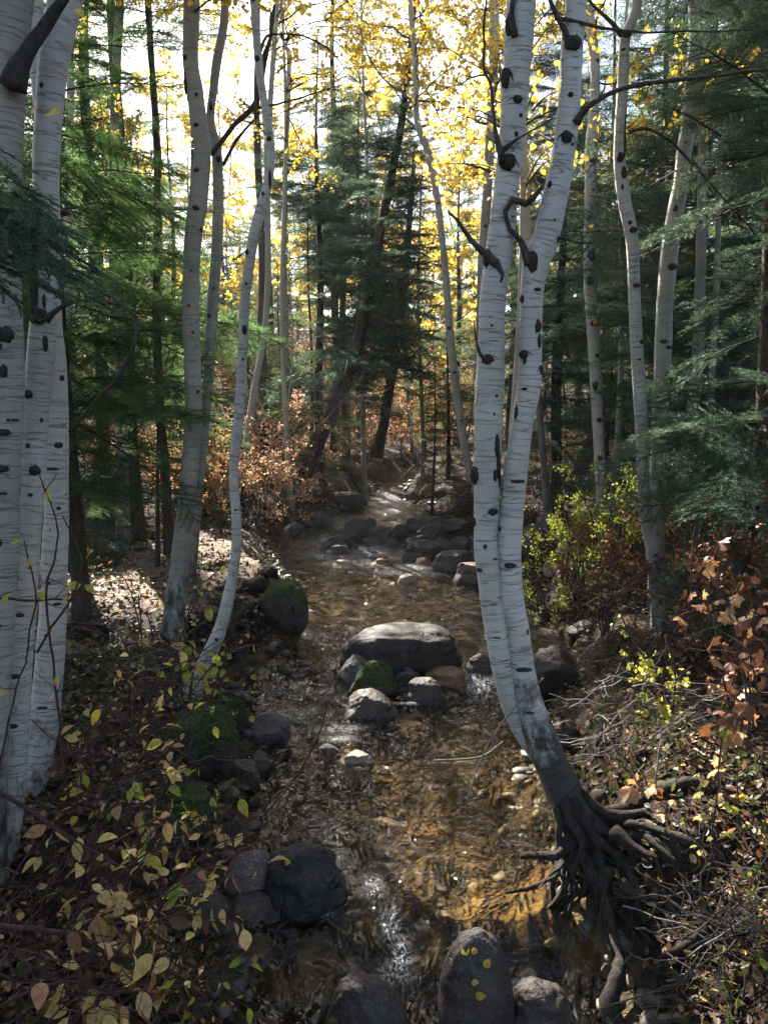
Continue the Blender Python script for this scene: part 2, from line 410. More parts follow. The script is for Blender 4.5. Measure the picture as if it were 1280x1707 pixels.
M_LEAF_CUR = leaf_mat('currant_leaf', [(0, (.46, .42, .05)), (.5, (.55, .48, .06)), (.8, (.32, .36, .06)), (1, (.46, .42, .05))], .45)
M_LEAF_OR = leaf_mat('orange_leaf', [(0, (.50, .26, .12)), (.3, (.58, .40, .18)), (.5, (.42, .17, .10)), (.75, (.62, .48, .20)), (.9, (.35, .26, .12)), (1, (.50, .26, .12))], .5)
M_LEAF_RED = leaf_mat('red_leaf', [(0, (.58, .30, .20)), (.3, (.64, .44, .28)), (.55, (.50, .19, .13)), (.7, (.30, .34, .12)), (.85, (.68, .54, .28)), (1, (.58, .30, .20))], .5)
M_LEAF_BR = leaf_mat('brown_leaf', [(0, (.17, .070, .032)), (.3, (.24, .10, .042)), (.6, (.12, .052, .030)), (.85, (.30, .13, .05)), (1, (.17, .070, .032))], .35)
M_LITTER = leaf_mat('litter_leaf', [(0, (.032, .017, .011)), (.3, (.075, .040, .020)), (.5, (.020, .013, .010)), (.72, (.22, .15, .055)), (.8, (.055, .040, .028)), (1, (.032, .017, .011))], .15)
M_NEED_G = leaf_mat('fir_needle', [(0, (.034, .078, .034)), (.4, (.050, .104, .040)), (.7, (.088, .135, .038)), (1, (.034, .078, .034))], .5, tcol=(2.0, 2.4, 1.6))
M_NEED_B = leaf_mat('spruce_needle', [(0, (.040, .088, .062)), (.4, (.058, .115, .080)), (.7, (.085, .150, .100)), (1, (.040, .088, .062))], .3, tcol=(1.8, 1.8, 1.2))
M_NEED_D = leaf_mat('far_needle', [(0, (.045, .070, .026)), (.4, (.065, .098, .036)), (.7, (.085, .120, .046)), (1, (.045, .070, .026))], .4, tcol=(2.2, 2.2, 1.5))
M_ROCK_D = rock_mat('dark_wet_rock', (.016, .012, .010), (.062, .045, .036), .75)
M_ROCK_DD = rock_mat('blackish_rock', (.010, .009, .008), (.034, .027, .023), .4)
M_ROCK_G = rock_mat('grey_rock', (.042, .035, .033), (.105, .088, .082), .2)
M_ROCK_P = rock_mat('speckled_rock', (.065, .046, .044), (.13, .095, .09), .15, 0, .8)
M_ROCK_T = rock_mat('tan_rock', (.16, .12, .09), (.30, .24, .19), .0)
M_ROCK_M = rock_mat('mossy_rock', (.018, .015, .013), (.055, .044, .038), .3, .46)
M_ROCK_MM = rock_mat('moss_covered_rock', (.016, .013, .012), (.045, .038, .034), .1, .9)
M_ROCK_B = rock_mat('rusty_rock', (.10, .055, .025), (.22, .13, .06), .4)

# ------------------------------------------------------------------ ground sheet
def grow(a, b, step, ratio):
    out = [a]; s = step
    while abs(out[-1]) < abs(b):
        s *= ratio; out.append(out[-1]+(s if b > a else -s))
    return out
xs = np.array(sorted(set(np.round(list(np.arange(-3, 3.001, .035))+grow(3, 160, .035, 1.06)[1:]+grow(-3, -160, .035, 1.06)[1:], 4))))
ys = np.array(sorted(set(np.round(list(np.arange(1.6, 9.6, .035))+grow(9.6, 500, .035, 1.022)[1:]+grow(1.6, -40, .05, 1.12)[1:]+[], 4))))
# (the part behind the camera grows coarser)
X, Y = np.meshgrid(xs, ys); Z = hgt(X, Y)
dd, _ = edge_d(X, Y)
cob = np.maximum(0, vnoise(X, Y, .16, 8))*.05+np.maximum(0, vnoise(X, Y, .33, 9))*.06
Z = Z+np.where(dd < 0, cob*sstep(0, .15, -dd)*(Y < 30), 0)
nx, ny = len(xs), len(ys)
i = np.arange(ny-1)[:, None]*nx+np.arange(nx-1)[None]
Q = np.stack([i, i+1, i+nx+1, i+nx], -1).reshape(-1, 4)
V = np.stack([X, Y, Z], -1).reshape(-1, 3)
gold_sun_mask = np.zeros_like(X)
for (px, py, rw, rl) in [(700,1335,.16,.12),(755,1405,.18,.13),(830,1450,.26,.12),(890,1490,.2,.1),(985,1590,.16,.14),(800,960,.5,.8),(690,950,.4,.5),(500,1580,.15,.1)]:  # gold stones, with the sun patches painted into the bed colour
    q = hitw(px, py); gold_sun_mask = np.maximum(gold_sun_mask, np.exp(-(((X-q[0])/rw)**2+((Y-q[1])/rl)**2)))
gold_sun_mask = gold_sun_mask*sstep(-.2, .6, vnoise(X, Y, .11, 41)+.25)*.95
me = mk_mesh('ground', V, Q=Q, mats=[M_GROUND], attrs={'gold_sun_tint': gold_sun_mask.ravel()*.8, 'bed': (sstep(.10, -.03, dd+.04*vnoise(X, Y, .1, 6))*(Y < 21.5)).ravel()})
g = link('ground', me); g['kind'] = 'structure'; g['label'] = 'leaf strewn forest floor with creek bed'

# water sheet
wx = []
ysw = np.array(list(np.arange(2.2, 9.0, .03))+grow(9.0, 23, .03, 1.012)[1:])
nu = 110
lx = np.interp(ysw, LY, LX)-.25; rx = np.interp(ysw, RY, RX)+.25
u = np.linspace(0, 1, nu)
X = lx[:, None]+(rx-lx)[:, None]*u[None]; Y = np.repeat(ysw[:, None], nu, 1)
rap = np.exp(-((Y-3.6)/.35)**2)+np.exp(-((Y-7.05)/.35)**2)+np.exp(-((Y-14.8)/2.0)**2)*.8+np.exp(-((Y-19)/1.8)**2)
rip = vnoise(X, Y*.55, .11, 11)*.007+vnoise(X+.08*vnoise(X, Y, .4, 14), Y*.6, .23, 12)*.011+vnoise(X, Y*.6, .055, 13)*.004
Z = wz(Y)+rip*(1+1.6*rap)
foam_glint = np.zeros_like(X)
def foam_glint_at(px, py, w, l, s=1.0):
    global foam_glint
    p = hitw(px, py); rw = px2m(w, p)/2
    foam_glint = np.maximum(foam_glint, s*np.exp(-(((X-p[0])/rw)**2+((Y-p[1])/(l))**2)**1.3))
for f in [(622,1478,30,.08,.7),(650,1540,34,.09,.6),(668,1600,34,.10,.75),(640,1640,26,.08,.5),(905,1697,80,.10,.9),(880,1650,40,.06,.6),(800,1138,70,.10,1),(540,1520,30,.03,.7),(650,832,50,1.2,1.0),(645,850,50,.6,1.2),(610,870,60,.5,1.2),(625,915,80,.4,1.2),(540,925,70,.3,.9),(690,945,90,.25,.9),(560,1230,50,.05,.7),(700,1170,70,.04,.6),(545,905,90,.35,.6),(600,940,120,.25,.5),(590,1265,40,.06,.8),(480,1190,110,.16,.42),(455,1235,70,.10,.4),(560,1215,80,.08,.36),(610,1050,60,.2,.35),(520,1060,60,.2,.38),(700,930,160,.5,.3),(480,1065,90,.1,.45),(915,1052,60,.1,.5),(680,955,120,.2,.4)]: foam_glint_at(*f)  # whitewater foam, plus pale specks painted as sky glints on the left
nyw = len(ysw)
i = np.arange(nyw-1)[:, None]*nu+np.arange(nu-1)[None]
Q = np.stack([i, i+1, i+nu+1, i+nu], -1).reshape(-1, 4)
me = mk_mesh('creek_water', np.stack([X, Y, Z], -1).reshape(-1, 3), Q=Q, mats=[M_WATER], attrs={'foam_glint': foam_glint.ravel()})
w = link('water', me); w['kind'] = 'structure'; w['label'] = 'clear shallow creek running over golden brown stones'

# dirt path on the left bank: a sheet that dips under the ground at its rim
py_ = np.linspace(6.4, 13.5, 150); pu = np.linspace(-1, 1, 60)
cxp = np.interp(py_, [6.4, 8.0, 9.5, 13.5], [-3.3, -2.45, -2.2, -2.6]); hw = np.interp(py_, [6.4, 7.2, 9.5, 12, 13.5], [.6, 1.2, 1.35, .9, .6])
X = cxp[:, None]+hw[:, None]*pu[None]; Y = np.repeat(py_[:, None], 60, 1)
rim = np.maximum(np.abs(pu)[None]**3, (np.abs(Y-9.95)/3.6)**6)
Z = hgt(X, Y)+.022-.06*rim*(1+.8*vnoise(X, Y, .3, 21))
i = np.arange(149)[:, None]*60+np.arange(59)[None]
me = mk_mesh('path', np.stack([X, Y, Z], -1).reshape(-1, 3), Q=np.stack([i, i+1, i+61, i+60], -1).reshape(-1, 4), mats=[M_PATH])
p = link('path', me); p['kind'] = 'structure'; p['label'] = 'trodden dirt path on the left bank'

# ------------------------------------------------------------------ rocks
def ico(sub):
    import bmesh
    bm = bmesh.new(); bmesh.ops.create_icosphere(bm, subdivisions=sub, radius=1)
    V = np.array([v.co[:] for v in bm.verts]); T = np.array([[v.index for v in f.verts] for f in bm.faces]); bm.free(); return V, T
ICO = {k: ico(k) for k in (2, 3, 5)}
def rock_verts(seed, sub, rough=.22, boxy=.35, sq=1.0):
    V, T = ICO[sub]; r = np.random.default_rng(seed); o = Vector(r.uniform(-50, 50, 3))
    d = np.array([mnoise.fractal(Vector(v)*.9+o, 1.0, 2.0, 3)*.7+mnoise.noise(Vector(v)*2.4+o)*.28 for v in V])
    V0 = V; V = np.sign(V)*np.abs(V)**sq if sq != 1 else V
    W = V*(1+rough*d[:, None])
    if sub > 3: fine_ = np.array([mnoise.fractal(Vector(v)*5+o, .9, 2.1, 4) for v in V0])
    for _ in range(11):                                      # flat facets
        n = r.normal(size=3); n /= np.linalg.norm(n); k = r.uniform(.62, .93); s = W@n
        W = W-np.maximum(0, s-k)[:, None]*n[None]*min(.97, boxy+.55)
    if sub > 3: W = W*(1+.045*fine_[:, None])
    return W, T
def rock(px, py, w, h, mat, label, seed, group=None, sub=5, rough=.22, boxy=.35, dfac=.8, sink=.42, name='rock', rz=None, sq=1.0):
    b = ghit(px, py+h*sink); wm = px2m(w, b)
    Yc = b[1]+wm*.5*dfac*.75
    c = at(px, py, Yc); c[2] -= 0.0
    rx_ = px2m(w, c)/2; rh = px2m(h, c)/2*1.08
    V, T = rock_verts(seed, sub, rough, boxy, sq)
    V = V/np.abs(V).max(0)
    V = V*np.array([rx_, rx_*dfac, rh])
    # carry the underside down into the bed so that nothing hovers
    g0 = min(H(c[0], c[1]), float(b[2]))-.05
    low = c[2]-rh
    if low > g0:
        k_ = (c[2]-g0)/rh; t_ = np.clip(-V[:, 2:]/rh, 0, 1); V[:, :2] *= 1+min(1.6, .55*(k_-1))*t_**.7*(1.2-t_*.6); V[:, 2] = np.where(V[:, 2] < 0, V[:, 2]*k_, V[:, 2])
    o = link(name, mk_mesh(name, V, T=T, mats=[mat], attrs=None), None, Vector(c))
    tag(o, label, 'rock', group); return o

R_ = [
 (668,1084,196,84,M_ROCK_DD,'largest dark boulder in the middle of the creek, cracked flat top',dict(boxy=-.1,dfac=.62,rough=.16,sq=.7)),
 (592,1117,54,50,M_ROCK_G,'grey stone against the left foot of the large midstream boulder',{}),
 (622,1131,74,56,M_ROCK_M,'moss topped stone in front of the large midstream boulder',{}),
 (616,1176,78,50,M_ROCK_D,'smooth rounded wet stone standing alone below the midstream boulder',dict(rough=.08,boxy=.05)),
 (672,1114,46,28,M_ROCK_G,'small grey stone against the front of the large midstream boulder',{}),
 (706,1150,60,38,M_ROCK_D,'squarish dark stone right of the rounded stone below the boulder',{}),
 (745,1128,76,34,M_ROCK_B,'low rusty brown stone at the right foot of the large boulder',{}),
 (418,1458,94,86,M_ROCK_P,'pinkish speckled round rock with a yellow leaf at its foot',dict(rough=.08,boxy=.1)),
 (508,1466,138,128,M_ROCK_DD,'big dark wedge shaped boulder beside the pinkish speckled rock',dict(boxy=-.35,rough=.40)),
 (420,1515,94,56,M_ROCK_D,'dark stone directly below the pinkish speckled rock',{}),
 (330,1515,110,110,M_ROCK_D,'black rock behind the leafy twigs on the lower left bank',{}),
 (612,1684,124,120,M_ROCK_D,'round brown boulder cut by the bottom edge of the picture',dict(rough=.08,boxy=.05)),
 (793,1650,122,212,M_ROCK_D,'tall wet boulder with yellow leaves stuck to its face',dict(rough=.07,boxy=-.5,dfac=.9)),
 (898,1672,110,74,M_ROCK_D,'dark low rounded rock right of the boulder with yellow leaves',dict(boxy=-.45,rough=.25)),
 (448,1216,78,56,M_ROCK_G,'grey angular rock at the waterline on the left bank',dict(boxy=.6)),
 (408,1292,62,62,M_ROCK_D,'dark rock at the left waterline under a mossy mound',{}),
 (432,1268,36,34,M_ROCK_D,'small dark stone between the angular rock and the waterline rock',{}),
 (928,1122,96,86,M_ROCK_D,'dark boulder in the water behind the twin birch trunks',dict(boxy=.5)),
 (800,1103,38,26,M_ROCK_D,'small wet stone between the midstream boulder and the twin birch',{}),
 (546,1247,30,12,M_ROCK_G,'thin pale stone barely breaking the water in mid creek',{}),
 (594,1262,44,22,M_ROCK_T,'sunlit pale stone breaking the water in mid creek',{}),
 (335,1240,130,130,M_ROCK_MM,'upper moss covered mound on the left bank',dict(rough=.6,boxy=.3)),
 (300,1366,124,100,M_ROCK_MM,'lower moss covered mound on the left bank with leaves over it',dict(rough=.6)),
 (392,1192,50,70,M_ROCK_MM,'small moss covered lump at the edge of the left bank',dict(rough=.6)),
 (474,1016,84,92,M_ROCK_M,'mossy block jutting into the creek beside the root log',dict(boxy=-.35,rough=.35,sq=.75)),
 (708,872,66,32,M_ROCK_G,'long flat topped grey rock at the head of the stone bar',{}),
 (762,877,44,26,M_ROCK_G,'rounded grey rock at the right end of the stone bar',dict(rough=.1)),
 (722,889,58,30,M_ROCK_D,'dark rock just below the long flat topped rock',{}),
 (640,894,50,32,M_ROCK_D,'dark rounded rock left of the centre of the stone bar',{}),
 (603,882,62,40,M_ROCK_D,'pointed dark rock toward the left of the stone bar',dict(boxy=.7)),
 (663,880,32,28,M_ROCK_G,'small upright rock in the gap of the stone bar',{}),
 (712,919,76,38,M_ROCK_D,'low triangular dark rock below the stone bar',dict(boxy=.7)),
 (757,934,66,42,M_ROCK_D,'rounded dark rock touching the low triangular one',dict(rough=.1)),
 (781,955,48,38,M_ROCK_P,'reddish grey rock against the left side of the twin birch',{}),
 (566,902,46,22,M_ROCK_D,'flat dark rock at the left end of the stone bar',{}),
 (566,916,36,16,M_ROCK_D,'thin dark rock under the flat one at the left end of the stone bar',{}),
 (575,834,80,28,M_ROCK_D,'wide dark slab on the far bend below the brush pile',{}),
 (528,866,50,26,M_ROCK_G,'grey rock on the far left shore below the red leaved bush',{}),
 (488,884,40,22,M_ROCK_G,'squat rock on the far left shore nearest the trunks',{}),
 (570,938,30,12,M_ROCK_T,'pale sunlit cobble left of the creek centre below the bar',{}),
 (678,964,28,14,M_ROCK_T,'pale sunlit cobble in the riffle below the stone bar',{}),
 (636,936,30,12,M_ROCK_B,'rusty cobble in the middle of the riffle below the bar',{}),
 (888,902,50,56,M_ROCK_G,'grey boulder immediately right of the twin birch on the far shore',{}),
 (918,884,60,56,M_ROCK_G,'tall grey boulder behind the green shrub on the right shore',{}),
 (948,926,44,54,M_ROCK_T,'tan boulder half hidden by the green shrub',dict(rough=.1)),
 (920,950,34,30,M_ROCK_T,'small tan rock at the foot of the tan boulder',{}),
 (956,962,62,38,M_ROCK_T,'bright sunlit slab in front of the tan boulder',{}),
 (968,1048,52,26,M_ROCK_G,'low grey stone in the side channel right of the twin birch',{}),
 (775,1068,26,12,M_ROCK_B,'rusty cobble to the right of the large midstream boulder',{}),
 (690,905,34,20,M_ROCK_D,'dark stone between the low triangular rock and the bar',{}),
 (735,906,36,18,M_ROCK_G,'grey stone tucked under the rounded end rocks',{}),
 (655,908,28,14,M_ROCK_D,'small dark stone in front of the rounded rock left of the bar centre',{}),
 (618,905,30,16,M_ROCK_G,'small grey stone in front of the pointed rock',{}),
 (705,935,26,12,M_ROCK_B,'rusty cobble at the foot of the low triangular rock',{}),
 (768,905,34,22,M_ROCK_G,'grey stone above the rounded dark rock at the right',{}),
 (940,1230,60,60,M_ROCK_D,'dark stone behind the leaning foot of the twin birch',{}),
]
for k, (px, py, w_, h_, m_, lab, kw) in enumerate(R_): rock(px, py, w_, h_, m_, lab, 100+k, sub=5 if w_ > 60 else 3 if w_ < 30 else 5, **kw)

# sunken cobbles, and pebbles along the margins
def stones(name, label, n, region, mat, smin, smax, seed, lift=0.2):
    r = np.random.default_rng(seed); mb = MB(); base = [rock_verts(900+k, 2, .25) for k in range(6)]
    c = 0
    while c < n:
        y = 2.6+(r.random()**1.6)*17; x = r.uniform(np.interp(y, LY, LX)-.5, np.interp(y, RY, RX)+.5)
        d = float(edge_d(x, y)[0])
        if not (region[0] < d < region[1]): continue
        s = r.uniform(smin, smax)*(1+.03*y); V, T = base[c % 6]
        a = r.uniform(0, 6.28); V = V*np.array([s, s*r.uniform(.6, .9), s*r.uniform(.4, .65)])
        V = V@np.array([[math.cos(a), math.sin(a), 0], [-math.sin(a), math.cos(a), 0], [0, 0, 1]])
        mb.add(V+np.array([x, y, H(x, y)+s*lift]), T=T, tint=r.random()); c += 1
    o = link(name, mb.mesh(name, [mat])); tag(o, label, 'stones', kind='stuff'); return o
def cobble_mat():
    m, t, o = new_mat('cobbles'); n = N(t)
    g = n('TexCoord').outputs['Object']; a = n('Attribute', attribute_name='tint').outputs['Fac']
    c = n.ramp(a, [(0, (.024, .020, .016)), (.3, (.062, .049, .030)), (.55, (.095, .070, .036)), (.75, (.042, .037, .031)), (1, (.15, .11, .055))])
    f = n.noise(g, 40, 5, .65); c = n.mix(n.mapr(f, .4, .7, 0, .6), c, (.06, .045, .03))
    b = n('Bump', {'Height': f, 'Strength': .5, 'Distance': .01})
    d = n('BsdfPrincipled', {'Base Color': c, 'Roughness': .55, 'Normal': b.outputs[0]})
    t.links.new(d.outputs[0], o.inputs[0]); return m
M_COB = cobble_mat()
stones('streambed_cobbles', 'golden brown cobbles lying under the clear water', 700, (-3, -.05), M_COB, .03, .095, 5, -.1)
stones('shore_pebbles', 'small stones and pebbles along both waterlines', 420, (-.12, .16), M_COB, .02, .07, 6)

# ------------------------------------------------------------------ leaves, sprays, fronds (shared meshes)
def leaf_shape(kind, L):
    """pointed or round or lobed leaf, stalk at the origin, blade along +X, a fold along the rib"""
    if kind == 'pointed': t = np.array([0, .12, .3, .5, .7, .88, 1]); w = np.array([0, .15, .25, .27, .20, .09, 0])
    elif kind == 'round': t = np.array([0, .06, .25, .5, .75, .92, 1]); w = np.array([0, .26, .44, .46, .34, .14, 0])
    else:
        ang = np.radians([0, 14, 28, 42, 58, 72, 92, 108, 130, 150]); rr = np.array([1, .82, .66, .84, .90, .74, .64, .72, .52, .25])
        xx = np.concatenate([rr*np.cos(ang), (rr*np.cos(ang))[::-1]])+.25; yy = np.concatenate([rr*np.sin(ang), -(rr*np.sin(ang))[::-1]])
        V = np.stack([xx, yy*.9, -.42*np.abs(yy)+.12*np.sin(xx*5)-.25*xx**2+.10*np.sin(ang.repeat(2)[:len(xx)]*7)], -1)*L*.8; V = np.vstack([V, [[.25*L*.8, 0, 0]]])
        n = len(V)-1; return V, None, [(k, (k+1) % n, n) for k in range(n)]
    x = t*L; z = -0.26*L*t**2
    C = np.stack([x, 0*x, z], -1); A = np.stack([x, w*L, z+w*L*.35], -1); B = np.stack([x, -w*L, z+w*L*.30], -1)
    V = np.vstack([C, A[1:-1], B[1:-1]])*.9; V[:, 0] += .16*L; n = len(t); T = []; Qd = []; m_ = len(V); V = np.vstack([V, [[0, .008*L, 0], [0, -.008*L, 0], [.17*L, -.012*L, 0], [.17*L, .012*L, 0]]]); Qd.append((m_, m_+1, m_+2, m_+3))
    a0, b0 = n, n+n-2
    T += [(0, 1, a0), (0, b0, 1)]
    for k in range(n-3): Qd += [(k+1, k+2, a0+k+1, a0+k), (k+2, k+1, b0+k, b0+k+1)]
    T += [(n-2, n-1, a0+n-3), (n-1, n-2, b0+n-3)]
    return V, Qd, T
def rotm(r):
    q = r.normal(size=4); q /= np.linalg.norm(q); w, x, y, z = q
    return np.array([[1-2*(y*y+z*z), 2*(x*y-z*w), 2*(x*z+y*w)], [2*(x*y+z*w), 1-2*(x*x+z*z), 2*(y*z-x*w)], [2*(x*z-y*w), 2*(y*z+x*w), 1-2*(x*x+y*y)]])

def leaf_spray(name, seed, L, nleaf, size, mat, twigm, kind='round'):
    r = np.random.default_rng(seed); mb = MB(); tw = MB()
    base = np.stack([np.linspace(0, L, 9), np.cumsum(r.normal(0, .03, 9))*L, .12*np.linspace(0, 1, 9)**2*L+np.cumsum(r.normal(0, .02, 9))*L], -1); base -= base[0]
    lines = [base]; tube(tw, base, np.linspace(.010, .003, 9)*L, 4)
    for k in range(12):
        i0 = r.integers(2, 9); d = r.normal(size=3)*[.5, 1, .7]+[.7, 0, .1]; d /= np.linalg.norm(d); l = L*r.uniform(.18, .42)
        tt = np.linspace(0, 1, 5)[:, None]; ln = base[i0]+d*l*tt+np.array([0, 0, -.12*l])*tt**2; lines.append(ln); tube(tw, ln, np.linspace(.005, .002, 5)*L, 3)
    V, Qd, T = leaf_shape(kind, 1.0)
    if kind != 'lobed' and size < .09:   # simple far leaf: six corners
        V = np.array([[0, 0, 0], [.3, .38, .06], [.75, .32, .06], [1, 0, -.05], [.75, -.32, .06], [.3, -.38, .06]]); Qd = [(0, 1, 2, 3), (0, 3, 4, 5)]; T = None
    for k in range(nleaf):
        ln = lines[r.integers(0, len(lines))]; f = r.uniform(.15, 1)*(len(ln)-1); i0 = min(int(f), len(ln)-2)
        p = ln[i0]*(1-f+i0)+ln[i0+1]*(f-i0)+r.normal(0, .02, 3)
        s = size*r.uniform(.7, 1.2); mb.add((V*s)@rotm(r)+p, Q=Qd, T=T, tint=r.random())
    n0 = sum(len(q) for q in (mb.Q or []))
    Vv = np.concatenate(mb.V+tw.V); nm = mb.n
    Qm = np.concatenate(mb.Q) if mb.Q else np.zeros((0, 4), int); Qt = np.concatenate(tw.Q)+nm
    Tm = np.concatenate(mb.T) if mb.T else np.zeros((0, 3), int); Tt = np.concatenate(tw.T)+nm
    idx = [0]*len(Qm)+[1]*len(Qt)+[0]*len(Tm)+[1]*len(Tt)
    return mk_mesh(name, Vv, Q=np.vstack([Qm, Qt]), T=np.vstack([Tm, Tt]), mats=[mat, twigm], mat_idx=idx, attrs={'tint': np.concatenate(mb.A+tw.A)}, smooth=False)

def frond(name, seed, mat, nl=.024, nw=.0026, sp=.0055, L=1.2, flat=.35, bare=.12, droop=.14, dens=1.0):
    """a conifer bough along +X: main axis, side twigs, twiglets, needles on all of them"""
    r = np.random.default_rng(seed); segs = []; tw = MB()
    def axis(p0, d, l, dr, n=7):
        t = np.linspace(0, 1, n)[:, None]; P = p0+d*l*t+np.array([0, 0, -dr*l])*t**2+np.cumsum(r.normal(0, .012*l, (n, 3)), 0)*t; return P
    main = axis(np.zeros(3), np.array([1, 0, 0]), L, droop, 10); segs.append((main, bare)); tube(tw, main, np.linspace(.010, .002, 10), 4)
    nside = int(30*dens)
    for k in range(nside):
        f = bare+.02+(1-bare-.05)*k/nside+r.uniform(-.01, .01); i0 = min(int(f*9), 8); p = main[i0]*(1-f*9+i0)+main[i0+1]*(f*9-i0)
        s = 1 if k % 2 else -1; a = math.radians(r.uniform(48, 68)); l = L*(.46*(1-f)**.8+.06)*r.uniform(.75, 1.15)
        d = np.array([math.cos(a), s*math.sin(a), r.normal(0, .12*flat*2)]); d /= np.linalg.norm(d)
        P = axis(p, d, l, .12+r.uniform(0, .15), 6); segs.append((P, .05)); tube(tw, P, np.linspace(.004, .0015, 6), 3, cap=False)
        for q in range(int(l/.045*dens)):
            ff = .18+.8*q/(l/.045*dens+1); j0 = min(int(ff*5), 4); pp = P[j0]*(1-ff*5+j0)+P[j0+1]*(ff*5-j0)
            s2 = 1 if q % 2 else -1; b = math.atan2(d[1], d[0])+s2*math.radians(r.uniform(40, 60)); l2 = (l*.38*(1-ff)+.03)*r.uniform(.7, 1.2)
            d2 = np.array([math.cos(b), math.sin(b), d[2]+r.normal(0, .25*flat)]); segs.append((axis(pp, d2, l2, .1, 4), 0))
    C = []; D = []
    for P, b in segs:
        l = np.linalg.norm(np.diff(P, axis=0), axis=1); s = np.concatenate([[0], np.cumsum(l)]); q = np.arange(s[-1]*b, s[-1], sp)
        if len(q) == 0: continue
        c = np.stack([np.interp(q, s, P[:, k]) for k in range(3)], -1); g_ = np.gradient(P, axis=0); dd_ = np.stack([np.interp(q, s, g_[:, k]) for k in range(3)], -1)
        C.append(c); D.append(dd_/(np.linalg.norm(dd_, axis=1)[:, None]+1e-9))
    C = np.concatenate(C); D = np.concatenate(D); C = np.repeat(C, 2, 0); D = np.repeat(D, 2, 0); n = len(C)
    side = np.cross(D, [0, 0, 1.]); side /= np.linalg.norm(side, axis=1)[:, None]+1e-9; up = np.cross(side, D)
    sg = np.where(np.arange(n) % 2, 1, -1)[:, None]; ph = r.normal(.25, .55, n)[:, None]
    nd = D*.75+(side*sg*np.cos(ph)+up*np.sin(ph)); nd /= np.linalg.norm(nd, axis=1)[:, None]
    ln = nl*r.uniform(.75, 1.15, n)[:, None]; wd = np.cross(nd, r.normal(size=(n, 3))); wd /= np.linalg.norm(wd, axis=1)[:, None]+1e-9
    V = np.stack([C-wd*nw/2, C+wd*nw/2, C+nd*ln], 1).reshape(-1, 3); T = np.arange(n*3).reshape(-1, 3)
    tint = np.repeat(np.clip(.3+.25*r.normal(size=n)+.25*(C[:, 0]/L), 0, .99), 3)
    Vt = np.concatenate(tw.V); Qt = np.concatenate(tw.Q)+len(V); Tt = np.concatenate(tw.T)+len(V)
    return mk_mesh(name, np.vstack([V, Vt]), Q=Qt, T=np.vstack([T, Tt]), mats=[mat, M_TWIG], mat_idx=[1]*len(Qt)+[0]*len(T)+[1]*len(Tt),
                   attrs={'tint': np.concatenate([tint, np.zeros(len(Vt))])}, smooth=False)

F_G = [frond('fir_bough', 10+k, M_NEED_G, sp=.006, flat=.3) for k in range(4)]
F_B = [frond('spruce_bough', 20+k, M_NEED_B, sp=.0055, flat=.3, nl=.022, nw=.0028) for k in range(4)]
F_D = [frond('far_bough', 30+k, M_NEED_D, sp=.018, flat=.6, nl=.042, nw=.008, dens=.8) for k in range(3)]
F_DB = [frond('far_blue_bough', 35+k, M_NEED_B, sp=.016, flat=.6, nl=.040, nw=.008, dens=.8) for k in range(3)]
F_THIN = [frond('thin_bough', 40+k, M_NEED_D, sp=.016, flat=.8, nl=.030, nw=.005, dens=.5, bare=.35, droop=.3) for k in range(3)]
def stick(name, seed, mat):
    r = np.random.default_rng(seed); mb = MB(); P = np.stack([np.linspace(0, 1.1, 9), np.cumsum(r.normal(0, .03, 9)), -.18*np.linspace(0, 1, 9)**2+np.cumsum(r.normal(0, .02, 9))], -1); tube(mb, P, np.linspace(.012, .003, 9), 5)
    for k in range(7):
        i0 = r.integers(2, 8); d = np.array([r.uniform(.3, .9), r.choice([-1, 1])*r.uniform(.4, 1), r.uniform(-.5, .3)]); l = r.uniform(.15, .4)
        tube(mb, P[i0]+d*l*np.linspace(0, 1, 5)[:, None]+np.cumsum(r.normal(0, .01, (5, 3)), 0), np.linspace(.006, .002, 5), 3)
    return mb.mesh(name, [mat])
DEAD = [stick('dead_branch', 50+k, M_TWIG) for k in range(3)]
DEAD_P = [stick('dead_branch', 55+k, M_TWIG_PALE) for k in range(3)]
A_Y = [leaf_spray('aspen_spray', 60+k, 1.1, 150, .052, M_LEAF_Y, M_TWIG) for k in range(4)]
A_YF = [leaf_spray('far_aspen_spray', 65+k, 1.1, 130, .085, M_LEAF_Y, M_TWIG) for k in range(3)]
S_OR = [leaf_spray('orange_spray', 70+k, .8, 110, .050, M_LEAF_OR, M_TWIG_RED, 'pointed') for k in range(3)]
S_RED = [leaf_spray('red_spray', 75+k, .8, 100, .050, M_LEAF_RED, M_TWIG_RED, 'pointed') for k in range(3)]
S_GY = [leaf_spray('green_spray', 80+k, .6, 90, .040, M_LEAF_GY, M_TWIG, 'round') for k in range(3)]
S_BR = [leaf_spray('brown_spray', 85+k, .8, 90, .060, M_LEAF_BR, M_TWIG, 'round') for k in range(3)]
S_YL = [leaf_spray('yellow_spray', 88+k, .7, 100, .045, M_LEAF_PALE, M_TWIG, 'round') for k in range(3)]

